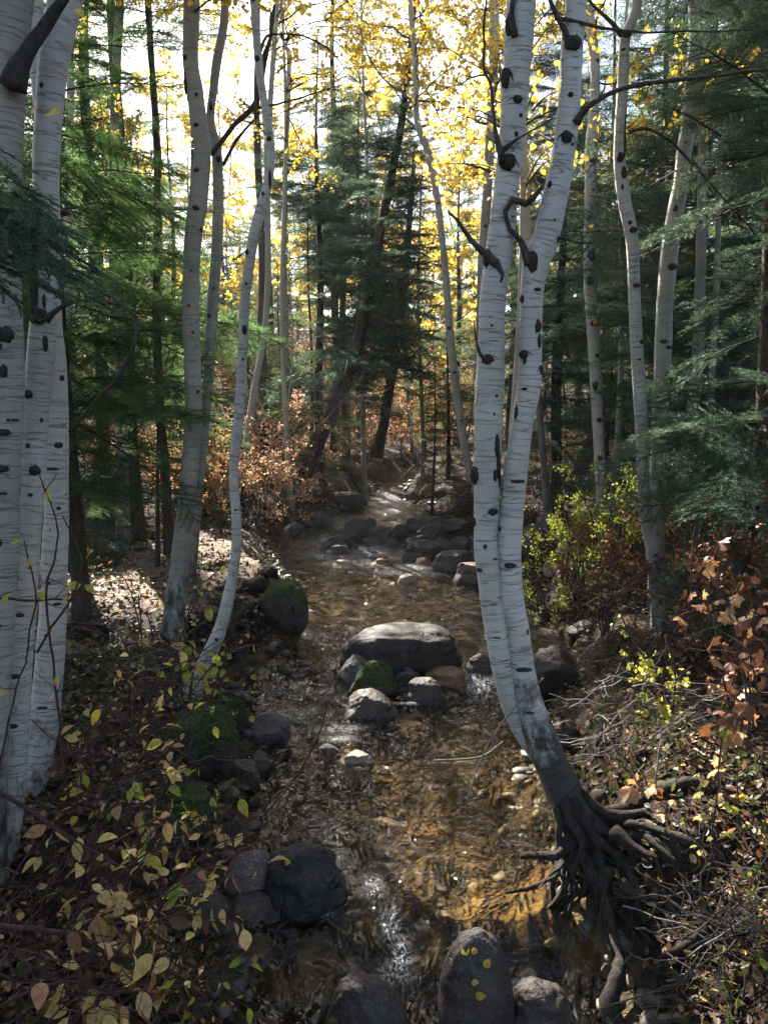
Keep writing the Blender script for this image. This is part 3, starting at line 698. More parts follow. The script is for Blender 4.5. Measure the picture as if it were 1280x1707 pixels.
# ------------------------------------------------------------------ sun gaps: spots the photograph shows sunlit
PRUNE = [(560,660,2.2,50),(700,640,2.6,50),(620,720,1.6,30),(480,600,1.6,30),(330,690,1.4,30),(260,640,1.2,20),(980,900,.5,16),(1040,860,.5,16),(870,700,1.0,14),(500,760,.8,16),(215,985,.5,20),(150,970,.4,14),(300,1020,.25,12),(690,1340,.12,20),(740,1400,.13,24),(800,1430,.13,24),(860,1460,.14,24),(900,1500,.05,4),(985,1590,.08,6),(470,1230,.05,3),(940,830,.6,20),(1020,800,.6,12),(790,985,.4,10),(700,950,.4,10),(1170,1310,.22,26),(1100,1305,.12,14),(960,975,.3,10),(790,1560,.08,5),(930,1330,.08,5),(975,1040,.15,5),(520,1010,.15,5),(1150,1260,.15,5),(600,1262,.08,4),(860,830,.5,8),(940,800,.5,8),(1000,1480,.05,3),
 (500,650,1.2,14),(650,640,1.6,14),(300,720,1.2,12),(350,650,1.2,12),(440,760,.8,10),(560,700,1.2,10),(740,640,1.2,10),(930,700,1.0,8),(1000,880,.5,8),(170,250,1.0,16),(250,420,1.0,16),(300,330,.8,10),(1200,420,.7,25),(1180,640,.6,25),(1150,520,.6,20),(540,250,1.5,14),(450,180,1.5,14),(620,120,1.5,14),(780,240,.6,6),(900,200,.5,5),(250,150,.9,10)]
rad_Y = {(560,660):18,(700,640):22,(620,720):19,(480,600):16,(330,690):13,(260,640):12.5,(980,900):8.3,(1040,860):8.3,(870,700):15,(500,760):13,(500,650):16,(650,640):22,(300,720):13,(350,650):14,(440,760):13,(560,700):18,(740,640):20,(930,700):15,(170,250):7.5,(250,420):7.5,(300,330):10,(1150,520):6.2,(1200,420):6.0,(1180,640):6.0,(540,250):16,(450,180):15,(620,120):17,(780,240):9.4,(900,200):8.6,(250,150):10}
GAPS = []
for px, py, r_ in [(215,985,.75),(790,970,.5),(960,960,.4)]:
    q = ghit(px, py); GAPS.append((q[0], q[1], q[2], r_))
SV = np.array(SUNV)
def in_gap(p, rad):
    for gx, gy, gz, gr in GAPS:
        t = (p[2]-gz)/SV[2]
        if t < 0.6: continue
        if math.hypot(p[0]-SV[0]*t-gx, p[1]-SV[1]*t-gy) < gr+rad: return True
    return False

# ------------------------------------------------------------------ trees
def put(mesh, name, parent, P, direction, scale, roll=0., gaps=True, rad=.3):
    d = Vector(direction).normalized()
    if gaps:
        mid = Vector(P)+d*scale*.55
        if in_gap(mid, rad*scale*.8): return None
    q = d.to_track_quat('X', 'Z')
    o = bpy.data.objects.new(name, mesh); COL.objects.link(o); o.parent = parent
    M = Matrix.Translation(Vector(P)-parent.location)@q.to_matrix().to_4x4()@Matrix.Rotation(roll, 4, 'X')@Matrix.Diagonal((scale, scale, scale, 1))
    o.matrix_local = M; return o

def px_path(pts, Y, step=.06, ext=None, taper=True):
    """pts (px,py,w[,Y]) from base up -> centreline, radii, in metres"""
    rows = []
    for q in pts:
        yy = q[3] if len(q) > 3 and q[3] else Y
        p = at(q[0], q[1], yy); rows.append([*p, px2m(q[2], p)/2])
    if ext:                                   # continue above the frame to height ext
        p = np.array(rows[-1]); d = p-np.array(rows[-2]); d[3] = 0; d = d/np.linalg.norm(d[:3]); d[0] *= .5; d[1] *= .5; d[2] = 1
        hgt_left = ext-p[2]; n = 4
        for k in range(1, n+1):
            f = k/n; q = p+d*hgt_left*f; q[0] += .12*math.sin(k*2.1+p[0]*9); q[3] = p[3]*(1-.85*f); rows.append(list(q))
    S = spline(rows, step); return S[:, :3], np.maximum(S[:, 3], .002)

def rootflare(R, C, k=.5, l=.25):
    s = np.concatenate([[0], np.cumsum(np.linalg.norm(np.diff(C, axis=0), axis=1))]); return R*(1+k*np.exp(-s/l))

def knot_mesh(r_, w, h, seed):
    """a sunken dark eye with a raised rim and drooping brow lines"""
    r = np.random.default_rng(seed); V, T = ICO[3]
    W_ = V*np.array([w/2, .38*min(w, h), h/2]); W_ = W_*(1+.16*r.normal(size=(len(V), 1))*.6)
    mb = MB(); mb.add(W_, T=T)
    return mb

class Trunk:
    def __init__(s, C, R): s.C, s.R = C, R
    def at_px(s, py):
        b = [(abs((CY-FPX*((p[2]-CAMZ)*CP+p[1]*SP)/depth_of(p))-py), k) for k, p in enumerate(s.C)]
        k = min(b)[1]; return s.C[k], s.R[k]
    def at_z(s, z):
        k = int(np.argmin(abs(s.C[:, 2]-z))); return s.C[k], s.R[k]

def add_knots(tree, tr, knots, seed=0):
    for k, q in enumerate(knots):
        py, off, w, h = q[:4]                         # off: -1..1 across the trunk
        p, r = tr.at_px(py); wm, hm = px2m(w, p), px2m(h, p)
        off = max(-.97, min(.97, off)); a = math.asin(off)
        rr = r*.97
        c = p+np.array([rr*math.sin(a), -rr*math.cos(a), 0])
        mb = knot_mesh(r, wm, hm, seed*10+k)
        if len(q) > 4 and q[4]:                       # brow lines
            for sgn in (-1, 1):
                pts = []
                for t in np.linspace(0, 1, 6):
                    aa = a+sgn*(wm*.3+t*wm*q[4])/rr; z = hm*.30-t*t*hm*.55
                    pts.append([rr*1.0*(math.sin(aa)-math.sin(a)), -rr*1.0*(math.cos(aa)-math.cos(a)), z])
                pts = np.array(pts)
                M_ = np.array([[1, 0, 0], [0, 1, 0], [0, 0, 1]]); tube(mb, pts@M_, np.linspace(hm*.10, hm*.03, 6), 5)
            rot = 0
        V = np.concatenate(mb.V)
        n0 = len(ICO[3][0]); ca, sa = math.cos(a), math.sin(a)
        E = V[:n0].copy(); V[:n0, 0] = E[:, 0]*ca-E[:, 1]*sa; V[:n0, 1] = E[:, 0]*sa+E[:, 1]*ca
        mb.V = [V]
        tk = [c_ for c_ in tree.children if c_.name.startswith('trunk')][-1]
        o = link('knot', mb.mesh('knot', [M_KNOT]), tk, Vector(c)-tree.location)

M_BRANCH = rough_bark('branch_bark', (.016, .013, .012), (.095, .080, .070), 40, .008)
def branch_px(tree, pts, Y, name='branch', mat=None, ns=6, lump=.12, seed=1, step=.04):
    C, R = px_path(pts, Y, step); mb = MB(); n = len(C)
    C = C+np.cumsum(np.random.default_rng(seed).normal(0, .0025, C.shape), 0)*np.minimum(1, np.arange(n)/5)[:, None]
    tube(mb, C, R, ns, lump, seed=seed)
    return link(name, mb.mesh(name, [mat or M_BRANCH], origin=tree.location), tree)

def aspen(label, pts, Y, ext=9, mat=None, knots=(), ns=20, lump=.035, crown=14, cz=5.0, group=None, flare=.35, name='aspen_tree', seed=1, meshes=None, base=True, cat='tree', csc=1.0):
    b = pts[0]; p = at(b[0], b[1], Y)
    if base:                                          # run the foot down into the soil
        gz = H(p[0], Y); pts = [(b[0]+(b[0]-pts[1][0])*.1, b[1]+ (0.15*FPX/depth_of(p)), b[2]*1.05)]+list(pts)
    t = thing(name, label, cat, (p[0], Y, H(p[0], Y)), group)
    C, R = px_path(pts, Y, .05, ext); R = rootflare(R, C, flare)
    mb = MB(); tube(mb, C, R, ns, lump, seed=seed, v0=-.15)
    link('trunk', mb.mesh('trunk', [mat or M_ASPEN], origin=t.location), t)
    tr = Trunk(C, R); add_knots(t, tr, knots, seed)
    r = np.random.default_rng(seed+400)
    for k in range(crown):
        z = r.uniform(cz, ext); c, rr = tr.at_z(z); a = r.uniform(0, 6.28); l = csc*r.uniform(.8, 1.5)
        put((meshes or A_Y)[k % 3], 'branch', t, c, (math.cos(a), math.sin(a), r.uniform(.1, .9)), l, r.uniform(0, 6))
    return t, tr

def conifer(label, x, y, hgt_, rad, mesh, z0=.5, n=100, group=None, lean=(0, 0), trunk_r=.1, seed=1, name='spruce_tree', trunkpts=None, keep=None, droop=-.15, dead=0, mat=None, top_taper=1.0):
    gz = H(x, y); t = thing(name, label, 'tree', (x, y, gz), group); r = np.random.default_rng(seed+900)
    if trunkpts is not None: C, R = trunkpts
    else:
        zz = np.linspace(-.2, hgt_, 26); C = np.stack([x+lean[0]*zz/hgt_+.03*np.sin(zz*1.3+seed), y+lean[1]*zz/hgt_+.03*np.cos(zz+seed), gz+zz], -1); R = trunk_r*(1-.93*np.clip(zz, 0, None)/hgt_)
    mb = MB(); tube(mb, C, rootflare(R, C, .35), 12 if y < 14 else 8, .06, seed=seed)
    link('trunk', mb.mesh('trunk', [mat or M_DARKBARK], origin=t.location), t)
    tr = Trunk(C, R); made = 0; ga = r.uniform(0, 6)
    for k in range(n):
        f = (k+.5)/n; f = f**.85; h = z0+(hgt_-z0)*f; ga += 2.4+r.normal(0, .3)
        l = rad*((1-f)**.75*top_taper+.08)*r.uniform(.75, 1.15)
        if f < .12: l *= .7
        c, rr = tr.at_z(gz+h); d = (math.cos(ga), math.sin(ga), droop+.5*f+r.normal(0, .17))
        if keep and not keep(c, d, l): continue
        if put(mesh[k % len(mesh)], 'branch', t, c, d, l/1.2*r.choice([.7, .9, 1, 1.1]), r.normal(0, .35)): made += 1
    for k in range(dead):
        h = r.uniform(.5, z0+.5*(hgt_-z0)); a = r.uniform(0, 6.28); c, rr = tr.at_z(gz+h)
        put(DEAD[k % 3], 'dead_branch', t, c, (math.cos(a), math.sin(a), r.uniform(-.4, .1)), r.uniform(.4, 1.0))
    return t, tr

# --- twin birch on the right bank -------------------------------------------------
YB = 4.15
bp = at(965, 1372, YB)
tb = thing('twin_birch', 'large pale twin trunked birch leaning over the creek from its bare roots', 'tree', (bp[0], YB, H(bp[0], YB)))
stemB = [(985,1400,92),(966,1368,72),(948,1335,62),(930,1300,60),(905,1240,54),(884,1180,46),(871,1120,40),(863,1050,39),(853,1000,40),(849,920,39),(852,860,40),(860,780,39),(871,700,37),(882,640,42),(883,600,39),(885,500,40),(893,440,45),(908,400,45),(931,300,41),(946,200,38),(953,80,37),(960,0,36),(966,-120,34)]
stemA = [(905,1262,40),(880,1225,40),(860,1190,38),(840,1120,38),(824,1020,41),(811,920,43),(811,860,44),(812,800,46),(814,700,47),(818,600,46),(821,500,45),(834,400,46),(845,300,41),(853,230,42),(862,100,46),(869,0,48),(876,-120,46)]
C, R = px_path(stemB, YB, .03, 10.5); mb = MB(); tube(mb, C, R, 32, .045+.20*np.exp(-np.arange(len(C))*.03/.28), seed=3); link('trunk', mb.mesh('trunk', [M_ASPEN_OLD], origin=tb.location), tb); trB = Trunk(C, R)
C, R = px_path([(q[0], q[1], q[2], YB+.02+(.03 if q[1] > 1150 else .0)) for q in stemA], YB, .03, 10.8); mb = MB(); tube(mb, C, R, 32, .045, seed=4, v0=.9); link('trunk', mb.mesh('trunk', [M_ASPEN_OLD], origin=tb.location), tb); trA = Trunk(C, R)
add_knots(tb, trA, [(45,-.75,20,38),(140,-.85,18,34,.5),(176,.1,16,12,.9),(200,.45,6,7),(226,.2,7,9),(272,-.25,26,26,.5),(430,-.85,16,30,.6),(604,-.35,20,16,.8),(690,.25,4,5),(540,-.1,4,4),(742,.55,10,38),(770,.7,9,44),(790,.45,8,20),(806,.8,7,30),(848,.35,18,12),(790,-.95,20,30),(865,-.95,8,16),(904,-.2,8,8),(950,-.8,14,8),(930,.5,10,5),(1060,-.2,12,4),(660,.4,6,5),(360,.6,5,5)], 1)
add_knots(tb, trB, [(75,0,22,24,.5),(158,-.1,9,9),(236,-.1,18,20,.7),(200,.95,12,22),(315,-.75,9,12),(376,.2,5,7),(398,.85,8,14),(486,.3,14,6),(500,-.85,10,14),(540,.5,12,22),(572,.65,8,24),(590,-.7,18,14,.6),(608,-.6,6,18),(618,.85,10,16,.7),(650,-.5,10,5),(690,-.8,8,24),(803,.1,24,6),(882,-.9,8,10),(937,-.1,18,9,.4),(1045,.7,6,10),(1110,0,26,8),(1180,-.2,14,5),(440,-.4,16,36),(250,.5,5,6)], 2)
# bare branches
brs = [
 [(958,205,12),(975,182,10),(1000,165,9),(1040,148,8),(1100,138,7),(1180,130,6),(1290,116,5),(1400,110,3)],
 [(965,195,8),(990,172,5),(1010,148,3),(1012,132,2)],
 [(950,80,14),(940,50,10),(925,25,8),(910,-10,6)],
 [(858,60,14),(852,25,10),(858,-10,8)],
 [(828,440,15),(805,420,11),(785,400,8),(765,365,6),(748,350,3)],
 [(828,440,12),(838,458,6),(834,470,3)],
 [(882,440,20),(868,400,11),(850,380,9),(843,350,8),(855,330,10),(878,335,11),(900,315,7),(910,300,3)],
 [(838,270,14),(825,210,7),(818,140,6),(808,125,5),(805,60,4),(812,0,3)],
 [(838,250,9),(860,232,4),(890,215,3),(925,195,2)],
 [(815,605,9),(800,590,6),(793,560,3),(790,535,2)],
 [(935,395,9),(960,405,4),(992,405,2)],
 [(925,30,8),(950,33,6),(1000,45,5),(1060,52,4),(1160,48,3),(1290,46,2)],
]
for k, b in enumerate(brs): branch_px(tb, b, YB-.05, seed=k+1, ns=8, lump=.2)
r = np.random.default_rng(5)
for k in range(60):
    tr_ = trA if k % 2 else trB; z = r.uniform(5.6, 10.4); c, rr = tr_.at_z(z); a = r.uniform(0, 6.28)
    put(A_Y[k % 4], 'branch', tb, c, (math.cos(a), math.sin(a), r.uniform(.1, .8)), r.uniform(.8, 1.4))
# roots: (px,py,w,Y)
def zroots(tree, lst, mat=M_ROOT, ws=.62):
    for k, b in enumerate(lst):
        b = [(q[0], q[1], q[2]*(ws if i_ else 1), q[3]) for i_, q in enumerate(b)]
        pts = []
        for (px, py, w_, y_) in b:
            if y_ is None:
                q = ghit(px, py); q = q+np.array([0, 0, px2m(w_, q)*.18]); yy = q[1]-.01
            else: yy = y_
            pts.append((px, py, w_, yy))
        C, R = px_path(pts, 4, .03); rr = np.random.default_rng(k); C = C+np.cumsum(rr.normal(0, .007, C.shape), 0)*np.minimum(1, np.arange(len(C))/6)[:, None]*np.minimum(1, np.arange(len(C))[::-1]/6)[:, None]
        R = R*(1+.22*vnoise(np.arange(len(R))*.03, 0*R+k, .09, k)); mb = MB(); tube(mb, C, R, 12, .42, seed=k+7); link('root', mb.mesh('root', [mat], origin=tree.location), tree)
zroots(tb, [
 [(978,1372,60,4.15),(1010,1352,42,4.12),(1060,1338,34,None),(1110,1322,30,None),(1160,1314,22,None),(1195,1312,8,None)],
 [(985,1385,56,4.12),(1040,1376,36,4.05),(1090,1384,28,None),(1140,1398,20,None),(1165,1412,10,None)],
 [(975,1390,64,4.1),(1003,1425,44,3.98),(1014,1470,36,3.88),(1026,1530,34,3.75),(1044,1590,32,3.6),(1052,1640,36,3.45),(1046,1700,40,3.3),(1042,1780,44,3.15)],
 [(965,1385,50,4.1),(935,1408,26,4.0),(905,1424,22,3.96),(868,1428,15,3.93)],
 [(960,1420,30,4.05),(925,1455,16,3.95),(885,1472,14,3.9),(843,1488,7,3.86)],
 [(940,1410,22,4.05),(928,1450,14,3.98),(926,1500,9,3.92),(928,1560,5,3.85),(926,1590,3,3.8)],
 [(965,1420,24,4.0),(950,1460,16,3.92),(930,1500,12,3.87),(912,1516,8,3.85)],
 [(990,1430,22,3.98),(975,1480,14,3.9),(950,1510,11,3.86),(935,1525,6,3.85)],
 [(1000,1470,20,3.9),(996,1510,12,3.85),(992,1538,9,3.8),(975,1548,7,3.78),(970,1540,4,3.78)],
 [(1020,1390,34,4.0),(1060,1415,24,None),(1095,1440,18,None),(1110,1480,14,None),(1100,1520,8,None)],
 [(1010,1450,26,3.92),(1005,1500,16,3.8),(1012,1545,14,3.7),(1020,1580,8,3.62),(1030,1620,4,3.55)],
 [(970,1360,40,4.2),(1000,1330,24,4.2),(1030,1322,18,None),(1062,1325,8,None)],
 [(950,1370,30,4.1),(936,1385,26,4.08),(938,1420,22,4.02),(950,1450,16,3.96),(966,1490,10,3.9)],
 [(1060,1345,20,None),(1095,1300,14,None),(1130,1290,8,None)],
 [(1180,1545,14,None),(1150,1580,18,None),(1122,1610,20,None),(1108,1640,17,None),(1106,1670,20,None),(1090,1710,22,None),(1080,1760,20,None)],
 [(1040,1480,18,3.8),(1080,1500,14,None),(1130,1490,12,None),(1190,1480,6,None)],
 [(1217,1530,10,None),(1222,1590,16,None),(1220,1650,18,None),(1212,1720,18,None)],
])

rq = np.random.default_rng(19); more = []
for k in range(30):
    x0, y0 = rq.uniform(930, 1060), rq.uniform(1385, 1440); l = rq.uniform(60, 170); dx_ = rq.normal(0, 45)+(20 if x0 > 990 else -5); Yv = 4.05-.0012*(y0-1385)
    more.append([(x0, y0, rq.uniform(8, 17), Yv), (x0+dx_*.3+rq.normal(0, 8), y0+l*.4, rq.uniform(5, 11), Yv-.06), (x0+dx_*.7+rq.normal(0, 10), y0+l*.75, rq.uniform(3, 7), Yv-.13), (x0+dx_, y0+l, 2, Yv-.2)])
for k in range(22):
    x0, y0 = rq.uniform(1000, 1200), rq.uniform(1340, 1560); a = rq.uniform(-.4, 1.2); l = rq.uniform(60, 190)
    more.append([(x0, y0, rq.uniform(7, 15), None), (x0+l*.4*math.cos(a), y0+l*.4*math.sin(a), rq.uniform(6, 10), None), (x0+l*math.cos(a+rq.normal(0, .3)), y0+l*math.sin(a+rq.normal(0, .3)), 3, None)])
more += [[(948,1322,26,4.12),(962,1362,34,4.06),(1000,1388,36,4.02),(1050,1400,30,None),(1096,1420,22,None),(1130,1446,12,None)],
 [(938,1318,24,4.10),(945,1360,30,4.05),(962,1404,34,3.99),(985,1446,34,3.92),(1000,1490,30,3.86)],
 [(925,1318,20,4.13),(930,1356,26,4.08),(934,1392,26,4.03),(944,1430,22,3.98),(958,1470,14,3.9)],
 [(965,1318,26,4.14),(990,1350,34,4.11),(1024,1366,32,4.08),(1066,1366,26,None),(1100,1372,16,None)],
 [(952,1330,22,4.09),(975,1376,30,4.02),(1002,1412,34,3.97),(1030,1446,28,3.9),(1052,1490,20,None),(1075,1540,12,None)]]
zroots(tb, more)
# --- left foreground birches ------------------------------------------------------
t1, tr1 = aspen('leftmost foreground birch cut off by the left edge with big black branch stub', [(-22,1410,55),(-14,1250,52),(-6,1100,50),(2,1000,50),(7,900,50),(8,800,52),(12,700,53),(13,600,53),(10,500,52),(6,400,55),(6,300,57),(8,200,61),(14,100,64),(20,0,68),(26,-120,68)], 3.55, 9, M_ASPEN_DIM,
   [(412,.35,30,14,.4),(560,.3,26,26,.5),(586,0,9,12),(615,.2,14,22),(700,.5,6,6),(712,.1,30,12),(770,.1,30,12,.5),(690,.8,14,5),(818,.3,16,5),(460,-.1,5,6),(900,.1,12,14),(1035,.2,20,8)], ns=28, crown=26, seed=11)
t2, tr2 = aspen('slender foreground birch in front of its neighbour, long curved bare twig at its side', [(-4,1440,55),(14,1340,48),(25,1220,46),(31,1120,44),(38,1020,43),(45,920,42),(51,860,41),(55,800,41),(60,700,42),(68,600,44),(72,550,43),(78,480,41),(81,400,41),(78,300,42),(81,200,44),(91,100,48),(108,0,55),(126,-120,57)], 3.75, 9, M_ASPEN,
   [(535,-.1,32,28,.3),(480,.5,8,16),(506,.3,6,26),(567,.6,9,28),(650,-.35,18,14),(700,.75,6,9),(742,-.1,8,9),(778,.5,18,18),(690,-.8,8,12),(830,.3,8,6),(908,-.4,9,9),(960,-.5,22,12),(1010,.2,14,8),(1112,.0,24,10),(1198,.2,18,8),(150,-.3,8,10),(380,.2,5,6),(1150,-.4,8,4)], ns=28, crown=26, seed=12)
t3, tr3 = aspen('right hand birch of the foreground clump, standing just behind the slender one', [(36,1345,46),(58,1290,44),(72,1220,46),(82,1120,46),(89,1020,44),(92,920,42),(95,860,39),(95,780,38),(95,700,38),(92,600,37),(86,550,37),(84,470,33),(81,380,31),(79,290,29),(73,200,28),(64,100,28),(58,0,29),(54,-120,28)], 4.25, 9.5, M_ASPEN,
   [(635,.8,9,10),(744,.5,14,10,.7),(784,0,20,5),(852,.5,8,6),(870,-.1,4,4),(962,-.1,10,6),(1002,.6,14,5),(1056,.0,9,5),(1180,.1,16,6)], ns=24, crown=26, seed=13)
branch_px(t1, [(20,145,44),(30,110,34),(55,70,22),(80,35,18),(104,0,16),(125,-40,14)], 3.45, mat=M_KNOT, seed=21, ns=10, lump=.2)
branch_px(t2, [(78,535,12),(100,512,7),(135,500,6),(175,502,6),(210,508,6),(229,525,6),(232,550,7),(222,585,8),(200,625,8),(172,660,6),(145,695,5),(118,728,3)], 3.65, mat=M_TWIG, seed=22)
branch_px(t2, [(58,530,12),(56,450,13),(58,380,12),(62,330,9)], 3.68, name='bark_strip', mat=M_KNOT, seed=23, ns=8, lump=.2)
# --- middle left trunks -----------------------------------------------------------
Y1 = float(ghit(288, 1052)[1]); Y2 = float(ghit(318, 975)[1]); Y3 = float(ghit(322, 1150)[1])
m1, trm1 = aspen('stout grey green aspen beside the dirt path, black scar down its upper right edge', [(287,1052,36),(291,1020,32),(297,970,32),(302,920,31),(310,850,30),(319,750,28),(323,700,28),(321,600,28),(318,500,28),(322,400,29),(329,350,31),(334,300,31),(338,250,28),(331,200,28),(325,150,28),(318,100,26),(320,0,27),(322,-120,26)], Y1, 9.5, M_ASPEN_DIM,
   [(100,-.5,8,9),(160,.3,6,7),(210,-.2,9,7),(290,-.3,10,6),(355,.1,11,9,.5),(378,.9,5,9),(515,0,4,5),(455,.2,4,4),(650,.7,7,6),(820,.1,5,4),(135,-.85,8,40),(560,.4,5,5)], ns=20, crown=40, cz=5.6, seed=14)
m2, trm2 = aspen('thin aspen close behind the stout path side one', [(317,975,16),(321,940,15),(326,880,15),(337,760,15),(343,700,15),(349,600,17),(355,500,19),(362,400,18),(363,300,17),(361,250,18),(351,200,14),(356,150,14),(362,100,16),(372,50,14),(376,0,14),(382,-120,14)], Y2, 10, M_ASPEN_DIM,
   [(267,.4,8,10),(523,-.3,7,7),(180,.2,5,14),(478,.2,5,5),(590,-.2,4,4)], ns=14, crown=36, cz=6.2, seed=15)
m3, trm3 = aspen('thin snaking aspen with curved foot at the edge of the left bank', [(322,1150,30),(331,1130,28),(345,1100,25),(367,1050,21),(380,1000,20),(390,950,17),(395,900,17),(394,860,17),(390,800,16),(392,750,16),(398,700,17),(404,600,17),(409,500,16),(422,400,18),(435,350,18),(448,300,15),(452,250,13),(446,200,14),(437,150,13),(431,100,14),(423,0,13),(416,-120,12)], Y3, 7.5, M_ASPEN,
   [(5,0,8,10),(100,-.2,9,10),(240,-.2,9,8),(418,-.6,7,11),(480,0,5,6),(555,.4,8,16),(293,.4,5,30),(320,-.3,5,8),(600,.3,4,5),(845,.1,4,4),(1060,.1,6,5)], ns=16, crown=22, cz=5.2, seed=16)
for k, b in enumerate([[(352,258,9),(370,235,8),(395,205,8),(425,175,9),(440,120,7),(450,60,6),(455,10,5)],[(372,275,7),(392,240,6),(405,222,5),(425,200,4)],[(425,180,6),(450,175,4),(500,162,3),(540,148,2)]]): branch_px(m2, b, Y2-.1, seed=30+k)
branch_px(m3, [(431,95,6),(445,60,5),(465,57,3),(500,60,3),(545,85,3),(575,118,2)], Y3, seed=35)
branch_px(m3, [(432,185,5),(426,200,5),(428,160,6),(440,100,6),(452,60,5),(455,20,4)], Y3+.1, seed=36)

# --- right trunks -----------------------------------------------------------------
YR1 = 10.2; YR2 = float(ghit(1098, 1048)[1])
rt1, _ = aspen('straight mottled aspen rising right of the twin birch, orange leaf caught on it', [(1004,925,20),(1003,868,19),(1001,800,18),(996,700,19),(991,600,20),(985,500,21),(982,440,20),(983,350,19),(985,250,20),(988,200,17),(992,120,16),(985,50,17),(978,0,17),(972,-120,16)], YR1, 11, M_ASPEN,
   [(367,-.3,10,10),(430,.2,14,18),(470,-.2,12,14),(540,.0,12,10),(590,.2,7,6),(640,-.4,10,16),(268,.1,10,8),(700,.1,10,8),(760,-.2,8,10),(320,.3,5,5),(100,.3,5,5)], ns=14, crown=8, seed=17)
rt2, _ = aspen('crooked aspen on the right, kinked below its black stained top', [(1100,1050,27),(1096,1000,25),(1088,920,23),(1076,860,22),(1072,800,21),(1068,700,21),(1062,600,21),(1057,500,20),(1053,400,21),(1041,340,22),(1033,280,20),(1032,250,19),(1034,200,19),(1037,150,18),(1039,100,18),(1042,60,18),(1055,30,16),(1062,0,16),(1070,-120,15)], YR2, 9, M_ASPEN,
   [(56,0,16,12),(89,-.4,7,5),(230,.7,5,90),(262,-.1,12,16),(290,.3,10,20),(313,-.3,5,9),(392,.1,14,10),(475,.1,12,8,.4),(573,.6,9,8),(604,0,6,4),(762,.1,9,6),(375,-.2,7,7)], ns=16, crown=8, seed=18)
rt3, _ = aspen('broader aspen behind the crooked one, leaning right toward the top', [(1093,1020,27),(1094,900,26),(1095,800,25),(1098,700,25),(1104,600,27),(1108,500,28),(1118,400,28),(1126,350,27),(1135,300,25),(1140,250,25),(1148,200,25),(1158,100,27),(1162,50,28),(1161,0,28),(1162,-120,26)], YR2+.7, 10, M_ASPEN_DIM,
   [(210,.2,16,12,.4),(350,-.4,8,12),(448,.2,16,12),(572,-.3,12,7),(580,.4,12,6),(330,.1,5,5),(88,.3,5,16),(800,0,6,6),(240,-.3,4,4)], ns=16, crown=8, seed=19)
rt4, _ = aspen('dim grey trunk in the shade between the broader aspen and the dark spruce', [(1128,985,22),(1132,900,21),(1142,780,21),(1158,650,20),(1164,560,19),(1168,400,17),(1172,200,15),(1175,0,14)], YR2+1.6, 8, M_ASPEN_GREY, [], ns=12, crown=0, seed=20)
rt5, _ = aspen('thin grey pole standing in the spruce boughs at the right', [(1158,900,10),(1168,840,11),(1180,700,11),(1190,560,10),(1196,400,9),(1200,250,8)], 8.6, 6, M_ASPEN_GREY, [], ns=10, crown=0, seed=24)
for k, b in enumerate([[(1042,208,7),(1072,190,6),(1090,170,4),(1098,150,3)],[(1048,220,6),(1078,215,6),(1120,240,5),(1180,300,4),(1270,400,3)],[(1036,60,9),(1020,40,7),(1000,20,6),(980,0,5)],[(1098,172,5),(1140,190,4),(1200,225,3)]]): branch_px(rt2, b, YR2-.1, seed=40+k)

# --- middle distance --------------------------------------------------------------
YC = float(ghit(790, 803)[1]); YC = min(YC, 14)
c1, _ = aspen('pale tan aspen leaning left above the far bend, left of the twin birch', [(793,806,14),(784,790,13),(770,720,14),(760,650,14),(750,560,14),(746,500,12),(737,400,11),(727,320,11),(712,250,12),(695,200,10),(692,100,10),(683,0,9),(676,-120,9)], YC, 11, M_ASPEN_TAN, [(340,0,4,4),(548,-.2,6,6),(620,.1,5,5),(700,.2,5,4)], ns=12, crown=26, cz=7.2, csc=1.3, seed=25)
c2, _ = aspen('tan aspen seen behind the left stem of the twin birch', [(800,800,14),(800,600,14),(802,470,14),(806,400,16),(813,300,16),(821,150,16),(824,0,16),(826,-120,15)], YC+1, 11, M_ASPEN_TAN, [(380,0,5,5),(250,.2,5,7)], ns=12, crown=26, cz=7.2, csc=1.3, seed=26)
for k, b in enumerate([[(728,315,5),(700,300,4),(665,270,3),(620,215,3),(590,180,2)],[(693,175,5),(672,155,4),(640,130,3),(615,90,3),(600,40,2)]]): branch_px(c1, b, YC-.1, seed=50+k, mat=M_TWIG_PALE)
b1, _ = aspen('straight aspen with flaking foot standing before the dark fir trunk', [(205,925,24),(205,860,22),(204,760,21),(202,600,20),(196,450,20),(193,330,18),(192,250,18),(195,100,15),(200,0,14)], 10.4, 10, M_ASPEN_DIM, [(430,0,5,5),(650,.1,12,16),(740,-.1,14,12),(800,.1,12,14),(560,0,5,5)], ns=14, crown=8, seed=27)
b3, _ = aspen('narrow aspen with bowed foot just right of the foreground clump', [(131,940,16),(126,900,15),(122,820,13),(125,700,13),(118,600,12),(115,480,12),(114,300,12),(118,100,12)], 9.0, 9, M_ASPEN_TAN, [(880,0,5,8),(760,0,5,4)], ns=10, crown=6, seed=28)
b4, _ = aspen('slim bent aspen trunk left of the leaning conifer', [(413,735,12),(418,690,12),(426,640,11),(440,560,10),(447,460,10),(446,300,10),(452,150,9),(462,0,8)], 14.0, 10, M_ASPEN_TAN, [], ns=10, crown=20, cz=6.8, csc=1.4, seed=29)
b5, _ = aspen('straight slim pole aspen near the leaning conifer', [(477,735,9),(477,600,9),(474,450,9),(475,300,9),(482,100,8)], 17.0, 10, M_ASPEN_TAN, [], ns=8, crown=20, cz=8, csc=1.4, seed=31)
b6, _ = aspen('short crooked grey stem right of the twin birch in the shade', [(912,860,12),(907,780,12),(900,700,11),(896,640,10),(893,560,8)], 12.5, 6, M_ASPEN_GREY, [], ns=8, crown=0, seed=32)

